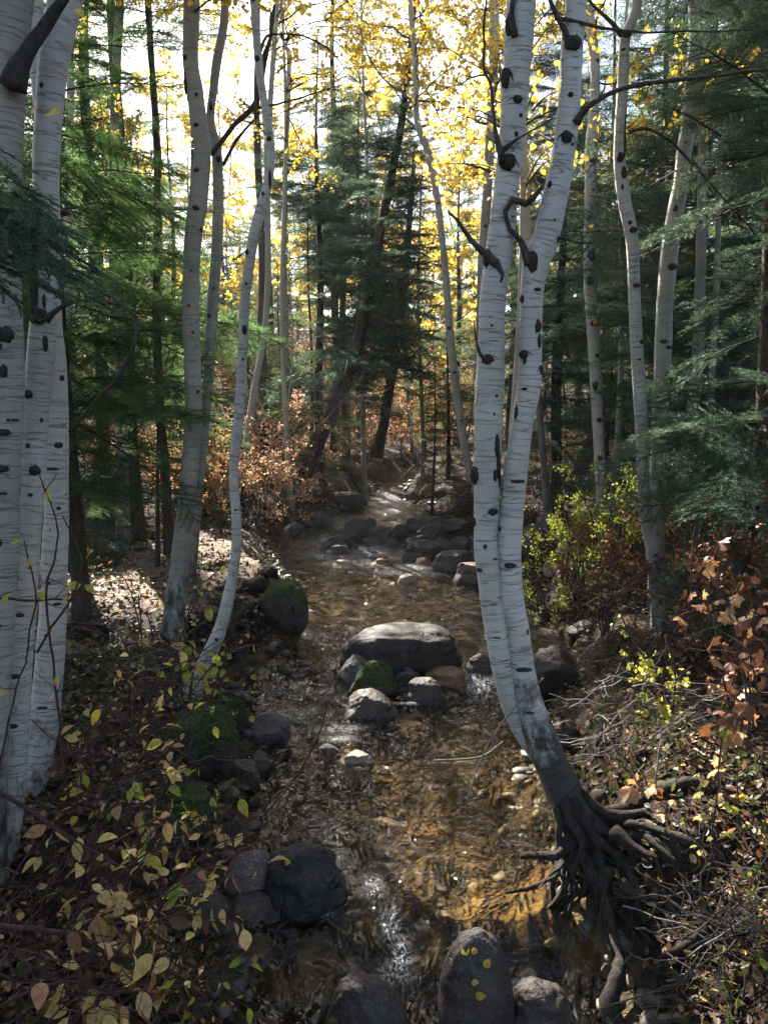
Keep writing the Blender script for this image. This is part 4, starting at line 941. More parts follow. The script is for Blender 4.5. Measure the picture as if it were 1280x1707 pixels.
# leaning conifers in the middle
pL = ghit(508, 786); YL = min(float(pL[1]), 15.5)
Cc, Rr = px_path([(502,795,30),(510,778,26),(535,725,25),(562,670,24),(585,610,22),(600,560,20),(612,500,19),(622,450,18),(635,380,16),(645,330,15),(655,280,14),(665,230,13),(675,160,11),(684,80,9),(692,0,7),(700,-90,3)], YL, .12)
keepL = None
conifer('conifer leaning right over the far bend with bare lower trunk', pL[0], YL, 7.6, 1.9, F_DB, z0=1.9, n=190, trunkpts=(Cc, Rr), seed=41, dead=22, name='fir_tree')
Cc, Rr = px_path([(626,760,20),(632,740,18),(642,690,17),(652,630,16),(664,560,15),(672,500,13),(678,430,11),(685,330,9),(692,250,6)], YL+2, .12)
conifer('smaller dark trunked conifer leaning right behind the first leaning one', float(Cc[0, 0]), YL+2, 6.0, 1.2, F_D, z0=2.5, n=60, trunkpts=(Cc, Rr), seed=42, dead=20, name='fir_tree')
def C_at(px, Y): return at(px, 800, Y)[0]
conifer('slender young spruce with open whorls by the far bend', C_at(722, 15), 15, 3.4, .75, F_THIN, z0=.3, n=80, trunk_r=.035, seed=43)
conifer('bushy green spruce standing behind the leaning conifer at centre', C_at(575, 19), 19, 8.2, 2.3, F_DB, z0=1.6, n=240, trunk_r=.12, seed=44)
conifer('broad grey green spruce filling the space behind the leaning conifer', C_at(535, 16.8), 16.8, 8.8, 2.1, F_DB, z0=1.9, n=220, trunk_r=.11, seed=59)
conifer('soft green spruce between the pole aspens and the far bend', C_at(455, 22), 22, 9, 2.2, F_D, z0=1.5, n=150, trunk_r=.11, seed=60)
conifer('dense dark green spruce beyond the foot of the second leaning conifer', C_at(600, 20.5), 20.5, 9.4, 2.3, F_DB, z0=1.4, n=190, trunk_r=.11, seed=71)
# left firs
conifer('bright green fir behind the foreground birches reaching across the stout aspen', C_at(120, 7.2), 7.2, 8.2, 1.75, F_G, z0=.75, n=170, trunk_r=.08, seed=45, name='fir_tree', dead=6, droop=-.12)
conifer('tall fir with thick dark trunk beyond the dirt path', C_at(222, 11.5), 11.5, 11, 2.1, F_G, z0=1.6, n=210, trunk_r=.14, seed=46, name='fir_tree', dead=10)
conifer('dark trunked fir left of the tallest path side fir', C_at(178, 12.8), 12.8, 10, 1.9, F_D, z0=2.0, n=110, trunk_r=.11, seed=47, name='fir_tree', dead=10)
conifer('yellow green fir crown between the foreground clump and the stout aspen', C_at(275, 10.2), 10.2, 9.0, 1.5, F_G, z0=2.6, n=120, trunk_r=.07, seed=58, name='fir_tree', dead=6)
conifer('low young fir at the foot of the aspen beside the path', C_at(160, 9.8), 9.8, 1.5, .75, F_B, z0=.1, n=45, trunk_r=.025, seed=48)
conifer('small fir with drooping boughs behind the stout path side aspen', C_at(262, 9.2), 9.2, 2.6, 1.0, F_B, z0=.9, n=50, trunk_r=.03, seed=49)
conifer('big blue green spruce filling the upper right edge', C_at(1262, 6.6), 6.6, 8.5, 1.7, F_B, z0=.7, n=230, trunk_r=.09, seed=50, dead=10)
conifer('dark spruce standing behind the broader right hand aspen', C_at(1150, 9.8), 9.8, 9.5, 2.0, F_B, z0=.8, n=190, trunk_r=.11, seed=51, dead=10)
conifer('green spruce seen between the twin birch and the mottled aspen', C_at(925, 13.6), 13.6, 9, 1.8, F_B, z0=.9, n=190, trunk_r=.11, seed=52)
conifer('spruce far right behind the large blue green one', C_at(1330, 10.5), 10.5, 10, 2.0, F_DB, z0=.5, n=150, trunk_r=.12, seed=53)

# near-camera fir bough at the upper left, growing on a sapling out of frame
tf = thing('young_fir', 'blue green fir bough reaching in from the left edge close to the camera', 'tree', (-1.55, 2.1, H(-1.55, 2.1)))
zz = np.linspace(-.2, 4.2, 16); Ct = np.stack([-1.55+.02*np.sin(zz*2), 2.1+0*zz, H(-1.55, 2.1)+zz], -1); mb = MB(); tube(mb, Ct, np.linspace(.045, .006, 16), 10); link('trunk', mb.mesh('trunk', [M_DARKBARK], origin=tf.location), tf)
for (x0, z0_, tx, ty, sc_) in [(-1.55, 3.45, 30, 300, .52), (-1.55, 3.3, 90, 370, .5), (-1.55, 3.25, 110, 300, .55), (-1.55, 3.15, 40, 420, .45), (-1.55, 3.2, 20, 350, .5), (-1.55, 3.4, 130, 330, .5), (-1.55, 3.3, 150, 380, .5), (-1.55, 3.3, 60, 250, .5), (-1.55, 3.2, 70, 330, .5), (-1.55, 3.1, 95, 410, .5), (-1.55, 3.45, 100, 250, .5)]:
    a = Vector((x0, 2.1, z0_)); e = Vector(at(tx, ty, 2.05+.15*math.sin(tx))); put(F_B[int(tx) % 4], 'branch', tf, a, e-a, (e-a).length/1.05, gaps=False)
for k in range(26):
    a = k*2.4; z = H(-1.55, 2.1)+.5+k*.14
    if math.cos(a) > .15 or 2.6 < z < 3.6: continue
    put(F_B[k % 4], 'branch', tf, (-1.55, 2.1, z), (math.cos(a), math.sin(a), -.05), .6*(1-k/30), gaps=False)

conifer('unseen tall spruce added on the left to block skylight', -4.6, 3.2, 11, 2.2, F_DB, z0=2.2, n=110, trunk_r=.13, seed=54)  # unseen spruces added to block skylight from the sides and behind
conifer('unseen tall spruce added on the right to block skylight', 5.0, 2.8, 11, 2.3, F_DB, z0=2.2, n=110, trunk_r=.13, seed=55)
conifer('unseen spruce added behind the viewpoint on the left bank to block skylight', -3.2, -3.2, 12, 2.6, F_DB, z0=2.5, n=110, trunk_r=.14, seed=56)
conifer('unseen spruce added behind the viewpoint on the right bank to block skylight', 3.6, -3.8, 12, 2.6, F_DB, z0=2.5, n=110, trunk_r=.14, seed=57)
# ------------------------------------------------------------------ far forest
r = np.random.default_rng(77)
def xin(Y, m=1.1): return Y*640/FPX*m
# tall conifers added to shade the creek, crowns mostly above the frame
for k, (x, Yv) in enumerate([(-4.4,16.5),(-6.6,19),(-2.6,17.8),(-7.2,15),(-4.8,21.5),(-1.2,20.5)]):
    conifer('tall conifer with a high crown and bare lower trunk', x, Yv, 16, 2.3, F_D, z0=[8.6,9.2,9.8,7.6,10,10.4][k], n=80, trunk_r=.12, seed=270+k, group='tall high crowned conifers left of the creek', dead=8, top_taper=1.1)
# conifers behind
for k, (px, Yv, h, rad) in enumerate([(40,15,11,2.2),(110,19,12,2.2),(300,22,9,2.0),(380,30,9,2.2),(760,24,8.5,1.9),(850,19,10,2.1),(1000,17,11,2.2),(1080,14,11,2.2),(1180,18,12,2.4),(1270,15,12,2.4),(960,26,11,2.3),(1120,28,13,2.6),(30,28,13,2.6),(200,30,12,2.6),(1350,22,12,2.4),(-60,20,12,2.4),(-200,12,10,2.2),(-80,9,9,1.9),(1450,13,10,2.2),(1040,36,13,2.8)]):
    conifer('dark conifer standing back in the forest', C_at(px, Yv), Yv, h, rad, F_D if k % 3 else F_DB, z0=1.2, n=90, trunk_r=.11, seed=200+k, group='conifers standing back in the forest', dead=4)
for k in range(34):
    Yv = 42+1.1*k; px = -60+(k*389) % 1400; x = C_at(px, Yv)
    conifer('distant conifer closing the far slope', x, Yv, r.uniform(9, 15), 3.2, F_D, z0=.6, n=46, trunk_r=.15, seed=400+k, group='distant conifers along the far slope', droop=-.1, top_taper=1.2)
# thin aspens with yellow crowns behind
spots = [(470,24),(520,30),(560,26),(610,34),(430,28),(660,28),(700,22),(740,34),(350,26),(395,34),(780,29),(820,24),(500,44),(580,50),(640,46),(440,52),(240,26),(280,38),(150,32),(870,30),(910,36),(720,50),(960,44),(1060,40),(320,50),(1200,34)]
for k, (px, Yv) in enumerate(spots):
    x = C_at(px, Yv); z = H(x, Yv); t = thing('aspen_tree', 'thin far aspen with yellow leaves in the bright background', 'tree', (x, Yv, z), 'far aspens glowing yellow in the background')
    hh = r.uniform(9, 13)+(Yv-22)*.1; zz = np.linspace(-.2, hh, 14); ph = r.uniform(0, 6); Ct = np.stack([x+.18*np.sin(zz*.7+ph)+r.normal(0, .06)*zz, Yv+.1*np.cos(zz+ph), z+zz], -1)
    mb = MB(); tube(mb, Ct, r.uniform(.06, .10)*(1-.85*zz.clip(0)/hh), 8); link('trunk', mb.mesh('trunk', [M_ASPEN_TAN], origin=t.location), t)
    for q in range(24):
        zq = hh*(.30+.70*r.random()); a = r.uniform(0, 6.28); i0 = int(np.argmin(abs(zz-zq)))
        put(A_YF[q % 3], 'branch', t, Ct[i0], (math.cos(a), math.sin(a), r.uniform(-.1, .8)), r.uniform(.9, 1.9), r.uniform(0, 6))
# yellow crown that hangs behind the twin birch and to its left
LM = {}
def leafmesh(kind, L, mat):
    key = (kind, round(L, 3), mat.name)
    if key not in LM:
        V, Qd, T = leaf_shape(kind, L); st = MB(); st.add(V, Q=Qd, T=T); 
        LM[key] = st.mesh('leaf', [mat])
    return LM[key]
def put_leaf(parent, P, d, kind, L, mat, r, tilt=.7, name='leaf'):
    o = bpy.data.objects.new(name, leafmesh(kind, L, mat)); COL.objects.link(o); o.parent = parent
    dv = Vector(d).normalized(); q = dv.to_track_quat('X', 'Z')
    o.matrix_local = Matrix.Translation(Vector(P)-parent.parent.location)@q.to_matrix().to_4x4()@Matrix.Rotation(r.normal(0, tilt), 4, 'X')@Matrix.Rotation(r.normal(0, .4), 4, 'Y'); return o

def leafy(label, px0, px1, py0, py1, Y, n, meshes, base_px, seed, cat='tree', name='aspen_tree', sc=(.6, 1.0), single=0):
    r = np.random.default_rng(seed); x = C_at(base_px, Y); z = H(x, Y); t = thing(name, label, cat, (x, Y, z))
    ztop = at(base_px, py0, Y)[2]+2; zz = np.linspace(-.2, ztop-z, 14); Ct = np.stack([x+.06*np.sin(zz*.8+seed), Y+.05*np.cos(zz), z+zz], -1); mb = MB(); tube(mb, Ct, np.linspace(.055, .015, 14), 8); link('trunk', mb.mesh('trunk', [M_ASPEN_TAN], origin=t.location), t)
    for k in range(n):
        tgt = at(r.uniform(px0, px1), r.uniform(py0, py1), Y+r.uniform(-.7, .7)); i0 = int(np.argmin(abs(Ct[:, 2]-(tgt[2]-.25)))); s = Ct[i0]; d = tgt-s
        L = np.linalg.norm(d); 
        C_, R_2 = np.array([s+d*f+np.array([0, 0, .15*math.sin(f*3.1)*L]) for f in np.linspace(0, 1, 7)]), np.linspace(.012, .004, 7)
        mb = MB(); tube(mb, C_, R_2, 5); bo = link('limb', mb.mesh('limb', [M_TWIG], origin=t.location), t)
        if not single: put(meshes[k % len(meshes)], 'branch', t, C_[4], C_[-1]-C_[4]+r.normal(0, .15, 3), r.uniform(*sc), gaps=False)
        for q in range(single):
            P = C_[-1]+(C_[-2]-C_[-1])*r.uniform(-.3, 1.2)+r.normal(0, 1, 3)*[.17, .17, .11]
            put_leaf(bo, P, (r.normal(), -.6+r.normal()*.5, -.7+r.normal()*.4), 'round', .068*r.choice([.8, 1, 1.15]), M_LEAF_Y, r, .9)
    return t
for k, (px, Yv, h, rad, nn) in enumerate([(520,17,6.5,1.5,110),(470,21,5.0,1.4,90),(745,18,4.5,1.1,80),(420,19,4.5,1.3,80),(330,15,3.2,1.1,60),(860,15.5,5,1.3,80),(1010,12,3.0,1.2,70),(1210,9,3.2,1.2,80)]):
    conifer(['young spruce standing below the leaning conifer crown','short spruce between the pole aspens left of centre','young spruce right of the open whorled one','short spruce behind the snaking aspen in the thicket','small spruce in the thicket right of the stout path side aspen','young spruce behind the left stem of the twin birch','low spruce between the mottled and crooked aspens','low blue spruce under the upper right boughs'][k], C_at(px, Yv), Yv, h, rad, F_D if k < 6 else F_B, z0=.4, n=nn, trunk_r=.05, seed=250+k, dead=6)
for k in range(16):
    px = r.choice([r.uniform(430, 780), r.uniform(100, 420), r.uniform(860, 1250)]); Yv = r.uniform(12.5, 21); x = C_at(px, Yv)
    if float(edge_d(x, Yv)[0]) < .4: continue
    z = H(x, Yv); t = thing('dead_sapling', 'bare grey sapling with fine dead twigs', 'tree', (x, Yv, z), 'bare grey saplings in the thicket'); hh = r.uniform(3, 6.5); zz = np.linspace(-.2, hh, 12)
    Ct = np.stack([x+r.normal(0, .12)*zz+.05*np.sin(zz*2+k), Yv+0*zz, z+zz], -1); mb = MB(); tube(mb, Ct, np.linspace(.028, .006, 12), 6); link('trunk', mb.mesh('trunk', [M_ASPEN_TAN if k % 2 else M_TWIG_PALE], origin=t.location), t)
    for q in range(26): i0 = r.integers(2, 12); a = r.uniform(0, 6.28); put((DEAD if k % 2 else DEAD_P)[q % 3], 'branch', t, Ct[i0], (math.cos(a), math.sin(a), r.uniform(-.2, .8)), r.uniform(.5, 1.2), r.uniform(0, 6), gaps=False)
leafy('golden leaved aspen hanging between the two stems of the twin birch', 760, 1000, 130, 320, 8.6, 16, A_Y, 852, 61, single=17)
leafy('golden leaved aspen left of the twin birch near the pale tan trunk', 690, 830, 170, 310, 9.4, 12, A_Y, 866, 62, single=18)
leafy('golden leaved aspen between the mottled and the crooked aspen', 990, 1120, 200, 310, 11.5, 14, A_Y, 1020, 63, single=17)
leafy('small yellow aspen glowing behind the far bend', 640, 800, 440, 620, 18, 26, A_YF, 700, 64, sc=(.8, 1.3))
leafy('yellow aspen crown against the white sky left of centre', 430, 600, 20, 260, 15, 20, A_Y, 480, 65, sc=(.8, 1.3))
leafy('yellow aspen crown right of the white sky gap', 540, 700, 0, 180, 17, 18, A_Y, 610, 66, sc=(.8, 1.3))

# shrubs: one bush = stems + leafy branches
def bush(label, x, y, h, rad, meshes, n, seed, group=None, name='shrub', cat='shrub', twig=M_TWIG_RED, sc=(.6, 1.0)):
    r = np.random.default_rng(seed); z = H(x, y); t = thing(name, label, cat, (x, y, z), group); mb = MB(); ends = []
    for k in range(max(4, n//2)):
        a = r.uniform(0, 6.28); rr = rad*r.uniform(.2, 1); e = np.array([math.cos(a)*rr, math.sin(a)*rr, h*r.uniform(.45, 1.0)]); f = np.linspace(0, 1, 7)[:, None]
        P = np.array([0, 0, -.05])+e*f*np.array([1, 1, 1])+np.array([0, 0, .2*h])*np.sin(f*3.1)+np.cumsum(r.normal(0, .015, (7, 3)), 0); ends.append(P); tube(mb, P, np.linspace(.010, .003, 7), 4)
    link('stems', mb.mesh('stems', [twig]), t)
    for k in range(n):
        P = ends[k % len(ends)]; i0 = r.integers(2, 6); d = P[i0+1]-P[i0]+r.normal(0, .08, 3)
        put(meshes[k % len(meshes)], 'branch', t, Vector(P[i0])+t.location, d, r.uniform(*sc), r.uniform(0, 6), gaps=False)
    return t
k = 0
r = np.random.default_rng(78)
for (px0, px1, y0, y1, ms, lab, grp, n, hh) in [
   (230,400,11.5,16,S_OR,'orange leaved bush in the sunny thicket beyond the path','orange bushes in the thicket beyond the path',13,1.3),
   (400,560,13.5,18,S_RED,'red and pink leaved bush in the thicket left of the far bend','red leaved bushes left of the far bend',14,1.3),
   (540,800,19,27,S_OR,'orange bush in the sunlit thicket behind the far bend','orange bushes behind the far bend',22,1.8),
   (560,800,26,36,S_RED,'reddish bush on the sunlit slope behind the leaning conifers','reddish bushes on the far sunlit slope',16,2.4),
   (880,1040,13.5,20,S_OR,'orange bush glimpsed between the trunks right of the twin birch','orange bushes right of the twin birch',12,1.0),
   (-20,240,13,22,S_OR,'golden bush glimpsed between the trunks at the left','golden bushes behind the left trunks',14,1.3),
   (1060,1340,11.5,20,S_BR,'brown leaved bush in the shade under the right spruces','brown bushes under the right spruces',12,1.0),
   (280,560,24,40,S_OR,'pale orange bush on the bright slope at left of centre','pale bushes on the bright slope left of centre',16,2.6)]:
    for q in range(n):
        px = r.uniform(px0, px1); yy = r.uniform(y0, y1); x = C_at(px, yy)
        if float(edge_d(x, yy)[0]) < .25: continue
        k += 1; bush(lab, x, yy, hh*r.uniform(.6, 1.25), .75*hh**.5, ms, (5 if ms is S_RED else 7) if yy < 20 else 9, 300+k, grp, sc=(.6, 1.0) if yy < 20 else (.9, 1.7))

# named middle-ground shrubs
q = ghit(452, 870); bush('red leaved bush overhanging the far left shore', q[0], q[1]+.3, .9, .9, S_RED, 22, 501, sc=(.5, .8))
q = ghit(400, 850); bush('red and yellow leaved bush between the snaking aspen and the far shore', q[0], q[1]+.2, 1.1, .8, S_RED, 20, 502, sc=(.5, .8))
q = ghit(960, 1000); bush('sunlit green leaved shrub right of the twin birch', q[0], q[1], 1.0, .6, S_GY, 26, 503, twig=M_TWIG, sc=(.45, .75))
q = ghit(1040, 985); bush('taller green leaved shrub in front of the crooked aspen', q[0], q[1], 1.35, .5, S_GY, 24, 504, twig=M_TWIG, sc=(.45, .75))
for k_, (bx, by, bl) in enumerate([(1215, 1085, 'rusty brown bush filling the right edge below the spruce'), (1265, 1140, 'rusty brown bush at the far right edge above the lobed leaf shrub'), (1150, 1010, 'brown and orange bush between the dim grey trunk and the right edge')]):
    q = ghit(bx, by); bush(bl, q[0], q[1], .95, .5, S_BR, 18, 520+k_, twig=M_TWIG, sc=(.5, .75))
for k_, (bx, by, bl) in enumerate([(1000, 960, 'bright yellow green shrub left of the crooked aspen foot'), (940, 1000, 'leafy green bush beside the bright sunlit slab')]):
    q = ghit(bx, by); bush(bl, q[0], q[1], 1.0, .55, S_GY, 22, 530+k_, twig=M_TWIG, sc=(.5, .8))
q = ghit(915, 1035); bush('low green and yellow shrub at the shore right of the twin birch', q[0], q[1], .45, .5, S_GY, 18, 505, twig=M_TWIG, sc=(.4, .6))
q = ghit(1010, 1060); bush('tangle of dry rusty stems and leaves right of the green shrub', q[0], q[1], .8, .4, S_BR, 14, 506, twig=M_TWIG, sc=(.4, .6))

# ------------------------------------------------------------------ foreground plants with single leaves
def stem_plant(label, stems, kind, size, mats, nleaf, seed, twig, name='shrub', side=5, tilt=.8, leaf_on=.25, cat='shrub', face=.6, splen=.30):
    """stems: pixel paths (px,py,w,Y) ; side twigs and single leaves grow from them"""
    r = np.random.default_rng(seed); p0 = at(*stems[0][0][:2], stems[0][0][3]); t = thing(name, label, cat, (p0[0], p0[1], H(p0[0], p0[1]))); allP = []
    for s in stems:
        C_, R_2 = px_path(s, s[0][3], .05); C_ = C_+np.cumsum(r.normal(0, .004, C_.shape), 0)
        mb = MB(); tube(mb, C_, np.maximum(R_2, .0016), 6); lines = [C_[int(len(C_)*leaf_on):]]
        for k in range(side):
            i0 = r.integers(max(1, int(len(C_)*.15)), len(C_)); d = r.normal(size=3)*[1, .6, .7]+(C_[min(i0, len(C_)-1)]-C_[i0-1])*12; d /= np.linalg.norm(d); l = r.uniform(.3, 1)*splen
            f = np.linspace(0, 1, 7)[:, None]; P = C_[i0-1]+d*l*f+np.array([0, 0, -.12*l])*f**2+np.cumsum(r.normal(0, .004, (7, 3)), 0); tube(mb, P, np.linspace(.0026, .0012, 7), 4); lines.append(P[2:])
        so_ = link('stem', mb.mesh('stem', [twig], origin=t.location), t); allP += [(a, so_) for a in lines if len(a) > 1]
    w = np.array([np.linalg.norm(a[-1]-a[0])+.05 for a, _ in allP]); w /= w.sum()
    for k in range(nleaf):
        ln, st_ = allP[r.choice(len(allP), p=w)]; P = ln[r.integers(0, len(ln))]
        d = np.array([r.normal()*.8, -face+r.normal()*.4, -.35+r.normal()*.6])
        put_leaf(st_, P, d, kind, size*r.choice([.5, .65, .8, .95, 1.1, 1.3]), mats[r.integers(0, len(mats))], r, tilt)
    return t

r = np.random.default_rng(90)
def rstems(n, x0, x1, y0, y1, dx, dy, Y0, Y1, w=4, seed=0):
    r = np.random.default_rng(seed); out = []
    for k in range(n):
        px, py = r.uniform(x0, x1), r.uniform(y0, y1); a, b = r.uniform(*dx), r.uniform(*dy); Yv = r.uniform(Y0, Y1)
        out.append([(px, py, w, Yv), (px+a*.35, py+b*.55, w*.85, Yv+.03), (px+a*.7, py+b*.85, w*.7, Yv+.02), (px+a, py+b*.95, w*.5, Yv-.02)])
    return out
stem_plant('lowest left shrub of arching dark red twigs with pale yellow leaves', [[(-20,1540,9,2.75),(80,1552,9,2.75),(180,1590,8,2.75),(270,1630,7,2.78),(340,1680,5,2.8)],[(-20,1690,6,2.7),(100,1640,5,2.72),(200,1660,4,2.75),(300,1640,3,2.8)]]+rstems(9,-40,180,1620,1760,(60,260),(-200,-20),2.6,2.95,4,1), 'pointed', .088, [M_LEAF_PALE, M_LEAF_PALE, M_LEAF_PALE, M_LEAF_BR], 105, 91, M_TWIG_RED, side=8)
stem_plant('dark red twig shrub with scattered leaves left of the pinkish rock', [[(-10,1310,8,3.2),(60,1350,7,3.2),(130,1395,6,3.2),(200,1440,5,3.2),(260,1470,4,3.2)],[(240,1500,4,3.1),(320,1475,4,3.1),(400,1430,3,3.1),(440,1405,2,3.1)]]+rstems(8,40,260,1480,1620,(60,220),(-180,-40),2.95,3.3,4,2), 'pointed', .082, [M_LEAF_PALE, M_LEAF_PALE, M_LEAF_PALE, M_LEAF_GY], 95, 92, M_TWIG_RED, side=8)
stem_plant('leafy twigs trailing over the lower mossy mound', rstems(8,200,340,1400,1500,(0,120),(-140,-40),3.3,3.6,3.5,3), 'pointed', .075, [M_LEAF_PALE, M_LEAF_CUR], 44, 93, M_TWIG, side=6)
stem_plant('yellow leaved shrub hanging over the foot of the foreground birches', rstems(9,60,260,1330,1420,(-40,140),(-200,-60),3.5,4.2,3.5,4), 'pointed', .085, [M_LEAF_PALE, M_LEAF_CUR, M_LEAF_GY], 50, 94, M_TWIG, side=6)
stem_plant('shrub with broad green yellow leaves below the stout path side aspen', rstems(9,200,340,1140,1200,(-60,120),(-230,-60),4.6,5.4,3,5), 'round', .062, [M_LEAF_GY, M_LEAF_CUR], 60, 95, M_TWIG, side=6)
stem_plant('yellow leaved twigs at the foot of the snaking aspen', rstems(7,300,400,1150,1190,(-20,70),(-110,-20),4.9,5.4,3,6), 'round', .050, [M_LEAF_CUR, M_LEAF_GY, M_LEAF_OR], 45, 96, M_TWIG, side=5)
stem_plant('shrub by the bottom edge with small green and yellow leaves over the creek', rstems(7,250,340,1640,1740,(20,130),(-190,-30),2.75,3.0,3,7), 'pointed', .050, [M_LEAF_PALE, M_LEAF_GY, M_LEAF_GY], 34, 97, M_TWIG_RED, side=6)
stem_plant('thin bare reddish twig shrub crossing the foreground birches with a few leaves', [[(110,1300,4,3.1),(90,1130,4,3.1),(75,1000,4,3.1),(95,900,3,3.1),(60,800,2,3.1)],[(60,1090,5,3.1),(110,1000,4,3.1),(125,940,3,3.1),(90,870,2,3.1)],[(-10,1000,5,3.1),(60,1005,4,3.1),(130,1008,3,3.1)],[(-10,1290,4,3.1),(20,1100,3,3.1),(40,980,3,3.1),(20,900,2,3.1)]], 'pointed', .052, [M_LEAF_CUR, M_LEAF_PALE], 17, 98, M_TWIG_RED, side=3, splen=.2)
stem_plant('yellow leaf pairs on thin stems halfway down the left slope', rstems(8,110,270,1220,1300,(-30,90),(-170,-50),3.7,4.4,3,12), 'pointed', .075, [M_LEAF_PALE, M_LEAF_CUR, M_LEAF_PALE], 40, 107, M_TWIG_RED, side=6)
# right side
stem_plant('bright yellow currant twigs below the green shrub', [[(1120,1190,7,4.6),(1095,1130,5,4.6),(1060,1080,4,4.6),(1035,1030,3,4.6)],[(1120,1190,5,4.6),(1125,1120,4,4.6),(1110,1060,3,4.6)],[(1110,1180,5,4.6),(1070,1120,3,4.6),(1045,1095,2,4.6)]], 'lobed', .040, [M_LEAF_CUR], 62, 101, M_TWIG, side=8, splen=.22)
stem_plant('shrub with large drooping brown maple shaped leaves at the right edge', rstems(9,1200,1330,1200,1260,(-110,40),(-310,-60),3.7,4.6,4,8), 'lobed', .072, [M_LEAF_BR, M_LEAF_BR, M_LEAF_BR, M_LEAF_BR, M_LEAF_OR], 100, 102, M_TWIG, side=6, splen=.3)
stem_plant('few large orange maple shaped leaves on pale twigs in the bare brush', [[(1090,1330,5,3.9),(1095,1270,3,3.9),(1100,1225,3,3.9)],[(1080,1330,4,3.95),(1040,1260,3,3.95),(1010,1230,2,3.95)],[(1200,1330,4,3.9),(1205,1260,3,3.9),(1190,1195,2,3.9)]], 'lobed', .075, [M_LEAF_OR, M_LEAF_BR], 14, 103, M_TWIG_PALE, side=3, splen=.15)
stem_plant('yellow lobed leaf shrub spilling down the lower right edge', rstems(10,1180,1310,1420,1560,(-110,30),(-260,-60),3.2,3.8,3,9), 'lobed', .036, [M_LEAF_CUR, M_LEAF_PALE, M_LEAF_GY], 110, 104, M_TWIG, side=7, splen=.3)
stem_plant('sprig of fresh green leaves low at the bottom right corner', rstems(4,1140,1240,1660,1740,(-30,40),(-90,-40),2.9,3.2,2.5,10), 'pointed', .040, [M_LEAF_GY], 16, 105, M_TWIG, side=4, splen=.15)
stem_plant('rusty leaved twigs standing in front of the brown leaved right edge shrub', rstems(7,1130,1260,1020,1080,(-60,60),(-190,-60),5.0,5.8,3,11), 'lobed', .07, [M_LEAF_BR], 40, 106, M_TWIG, side=5, splen=.3)

# bare brush on the right bank
def brush(label, n, x0, x1, y0, y1, Y0, Y1, L, mat, seed, name='fallen_branch', cat='branch', up=.3):
    r = np.random.default_rng(seed); p = at((x0+x1)/2, y1, (Y0+Y1)/2); t = thing(name, label, cat, (p[0], p[1], H(p[0], p[1])))
    for k in range(n):
        Yv = r.uniform(Y0, Y1); q0 = at(r.uniform(x0, x1), r.uniform(y0, y1), Yv); q0[2] = max(q0[2], H(q0[0], q0[1])+.01)
        d = r.normal(size=3)*[1, .5, .45]+[0, 0, up]; d /= np.linalg.norm(d); l = L*r.uniform(.5, 1.2); f = np.linspace(0, 1, 9)[:, None]
        P = q0+d*l*(f-.3)+np.cumsum(r.normal(0, .012, (9, 3)), 0); P[:, 2] = np.maximum(P[:, 2], [H(a, b)+.004 for a, b in P[:, :2]]); mb = MB(); tube(mb, P, np.linspace(.0045, .0015, 9), 5)
        for s in range(3):
            i0 = r.integers(1, 8); dd_ = d+r.normal(0, .6, 3); g_ = np.linspace(0, 1, 5)[:, None]; tube(mb, P[i0]+dd_*l*.3*g_+np.cumsum(r.normal(0, .006, (5, 3)), 0), np.linspace(.0022, .001, 5), 4)
        link('twig', mb.mesh('twig', [mat], origin=t.location), t)
    return t
brush('spray of pale bare twigs arching over the right bank behind the birch foot', 34, 960, 1180, 1130, 1290, 4.4, 5.0, .5, M_TWIG_PALE, 120)
brush('dark bare twigs tangled at the lower right corner', 34, 1090, 1290, 1480, 1700, 3.0, 3.5, .5, M_TWIG, 121)
brush('pale stalks and sticks lying across the lower right bank', 14, 1060, 1290, 1430, 1690, 3.1, 3.6, .55, M_TWIG_PALE, 122, up=0)
brush('dark twig tangle under the yellow leaves at the lower left corner', 34, -20, 340, 1450, 1720, 2.7, 3.3, .6, M_TWIG_RED, 123)
brush('dark twig tangle on the slope below the path side aspen', 40, 120, 360, 1080, 1330, 3.9, 5.0, .6, M_TWIG, 124)
brush('dry brown brush between the currant twigs and the crooked aspen', 34, 960, 1180, 980, 1150, 5.2, 6.6, .8, M_TWIG, 125, up=.9)
q = ghit(650, 815)
brush('pile of dark brush across the creek at the far bend', 90, 540, 800, 772, 832, min(q[1], 19)-.6, min(q[1], 19)+2.5, 2.4, M_TWIG, 126, name='brush_pile', up=.1)
brush('pale dead twigs sticking out from the leaning conifer foot', 12, 520, 640, 640, 760, 13, 14, 1.6, M_TWIG_PALE, 127, up=.3)

# root log on the left bank beside the mossy block
p = ghit(440, 1040); tl = thing('root_log', 'weathered root log sticking out of the left bank beside the mossy block', 'log', (p[0], p[1], p[2]))
zroots(tl, [[(360,985,26,None),(400,985,30,None),(435,975,32,None),(462,962,20,None)],[(378,1060,20,None),(400,1030,24,None),(430,1000,30,None),(455,985,26,None)],[(395,1100,10,None),(415,1050,14,None),(425,1010,16,None)],[(380,1042,6,None),(415,1040,6,None),(446,1042,4,None)],[(440,930,10,None),(410,925,14,None),(370,940,12,None),(330,955,8,None)],[(470,955,16,None),(430,945,18,None),(390,955,14,None)],[(420,1090,6,None),(432,1075,5,None),(425,1050,4,None)]], M_ROOT)
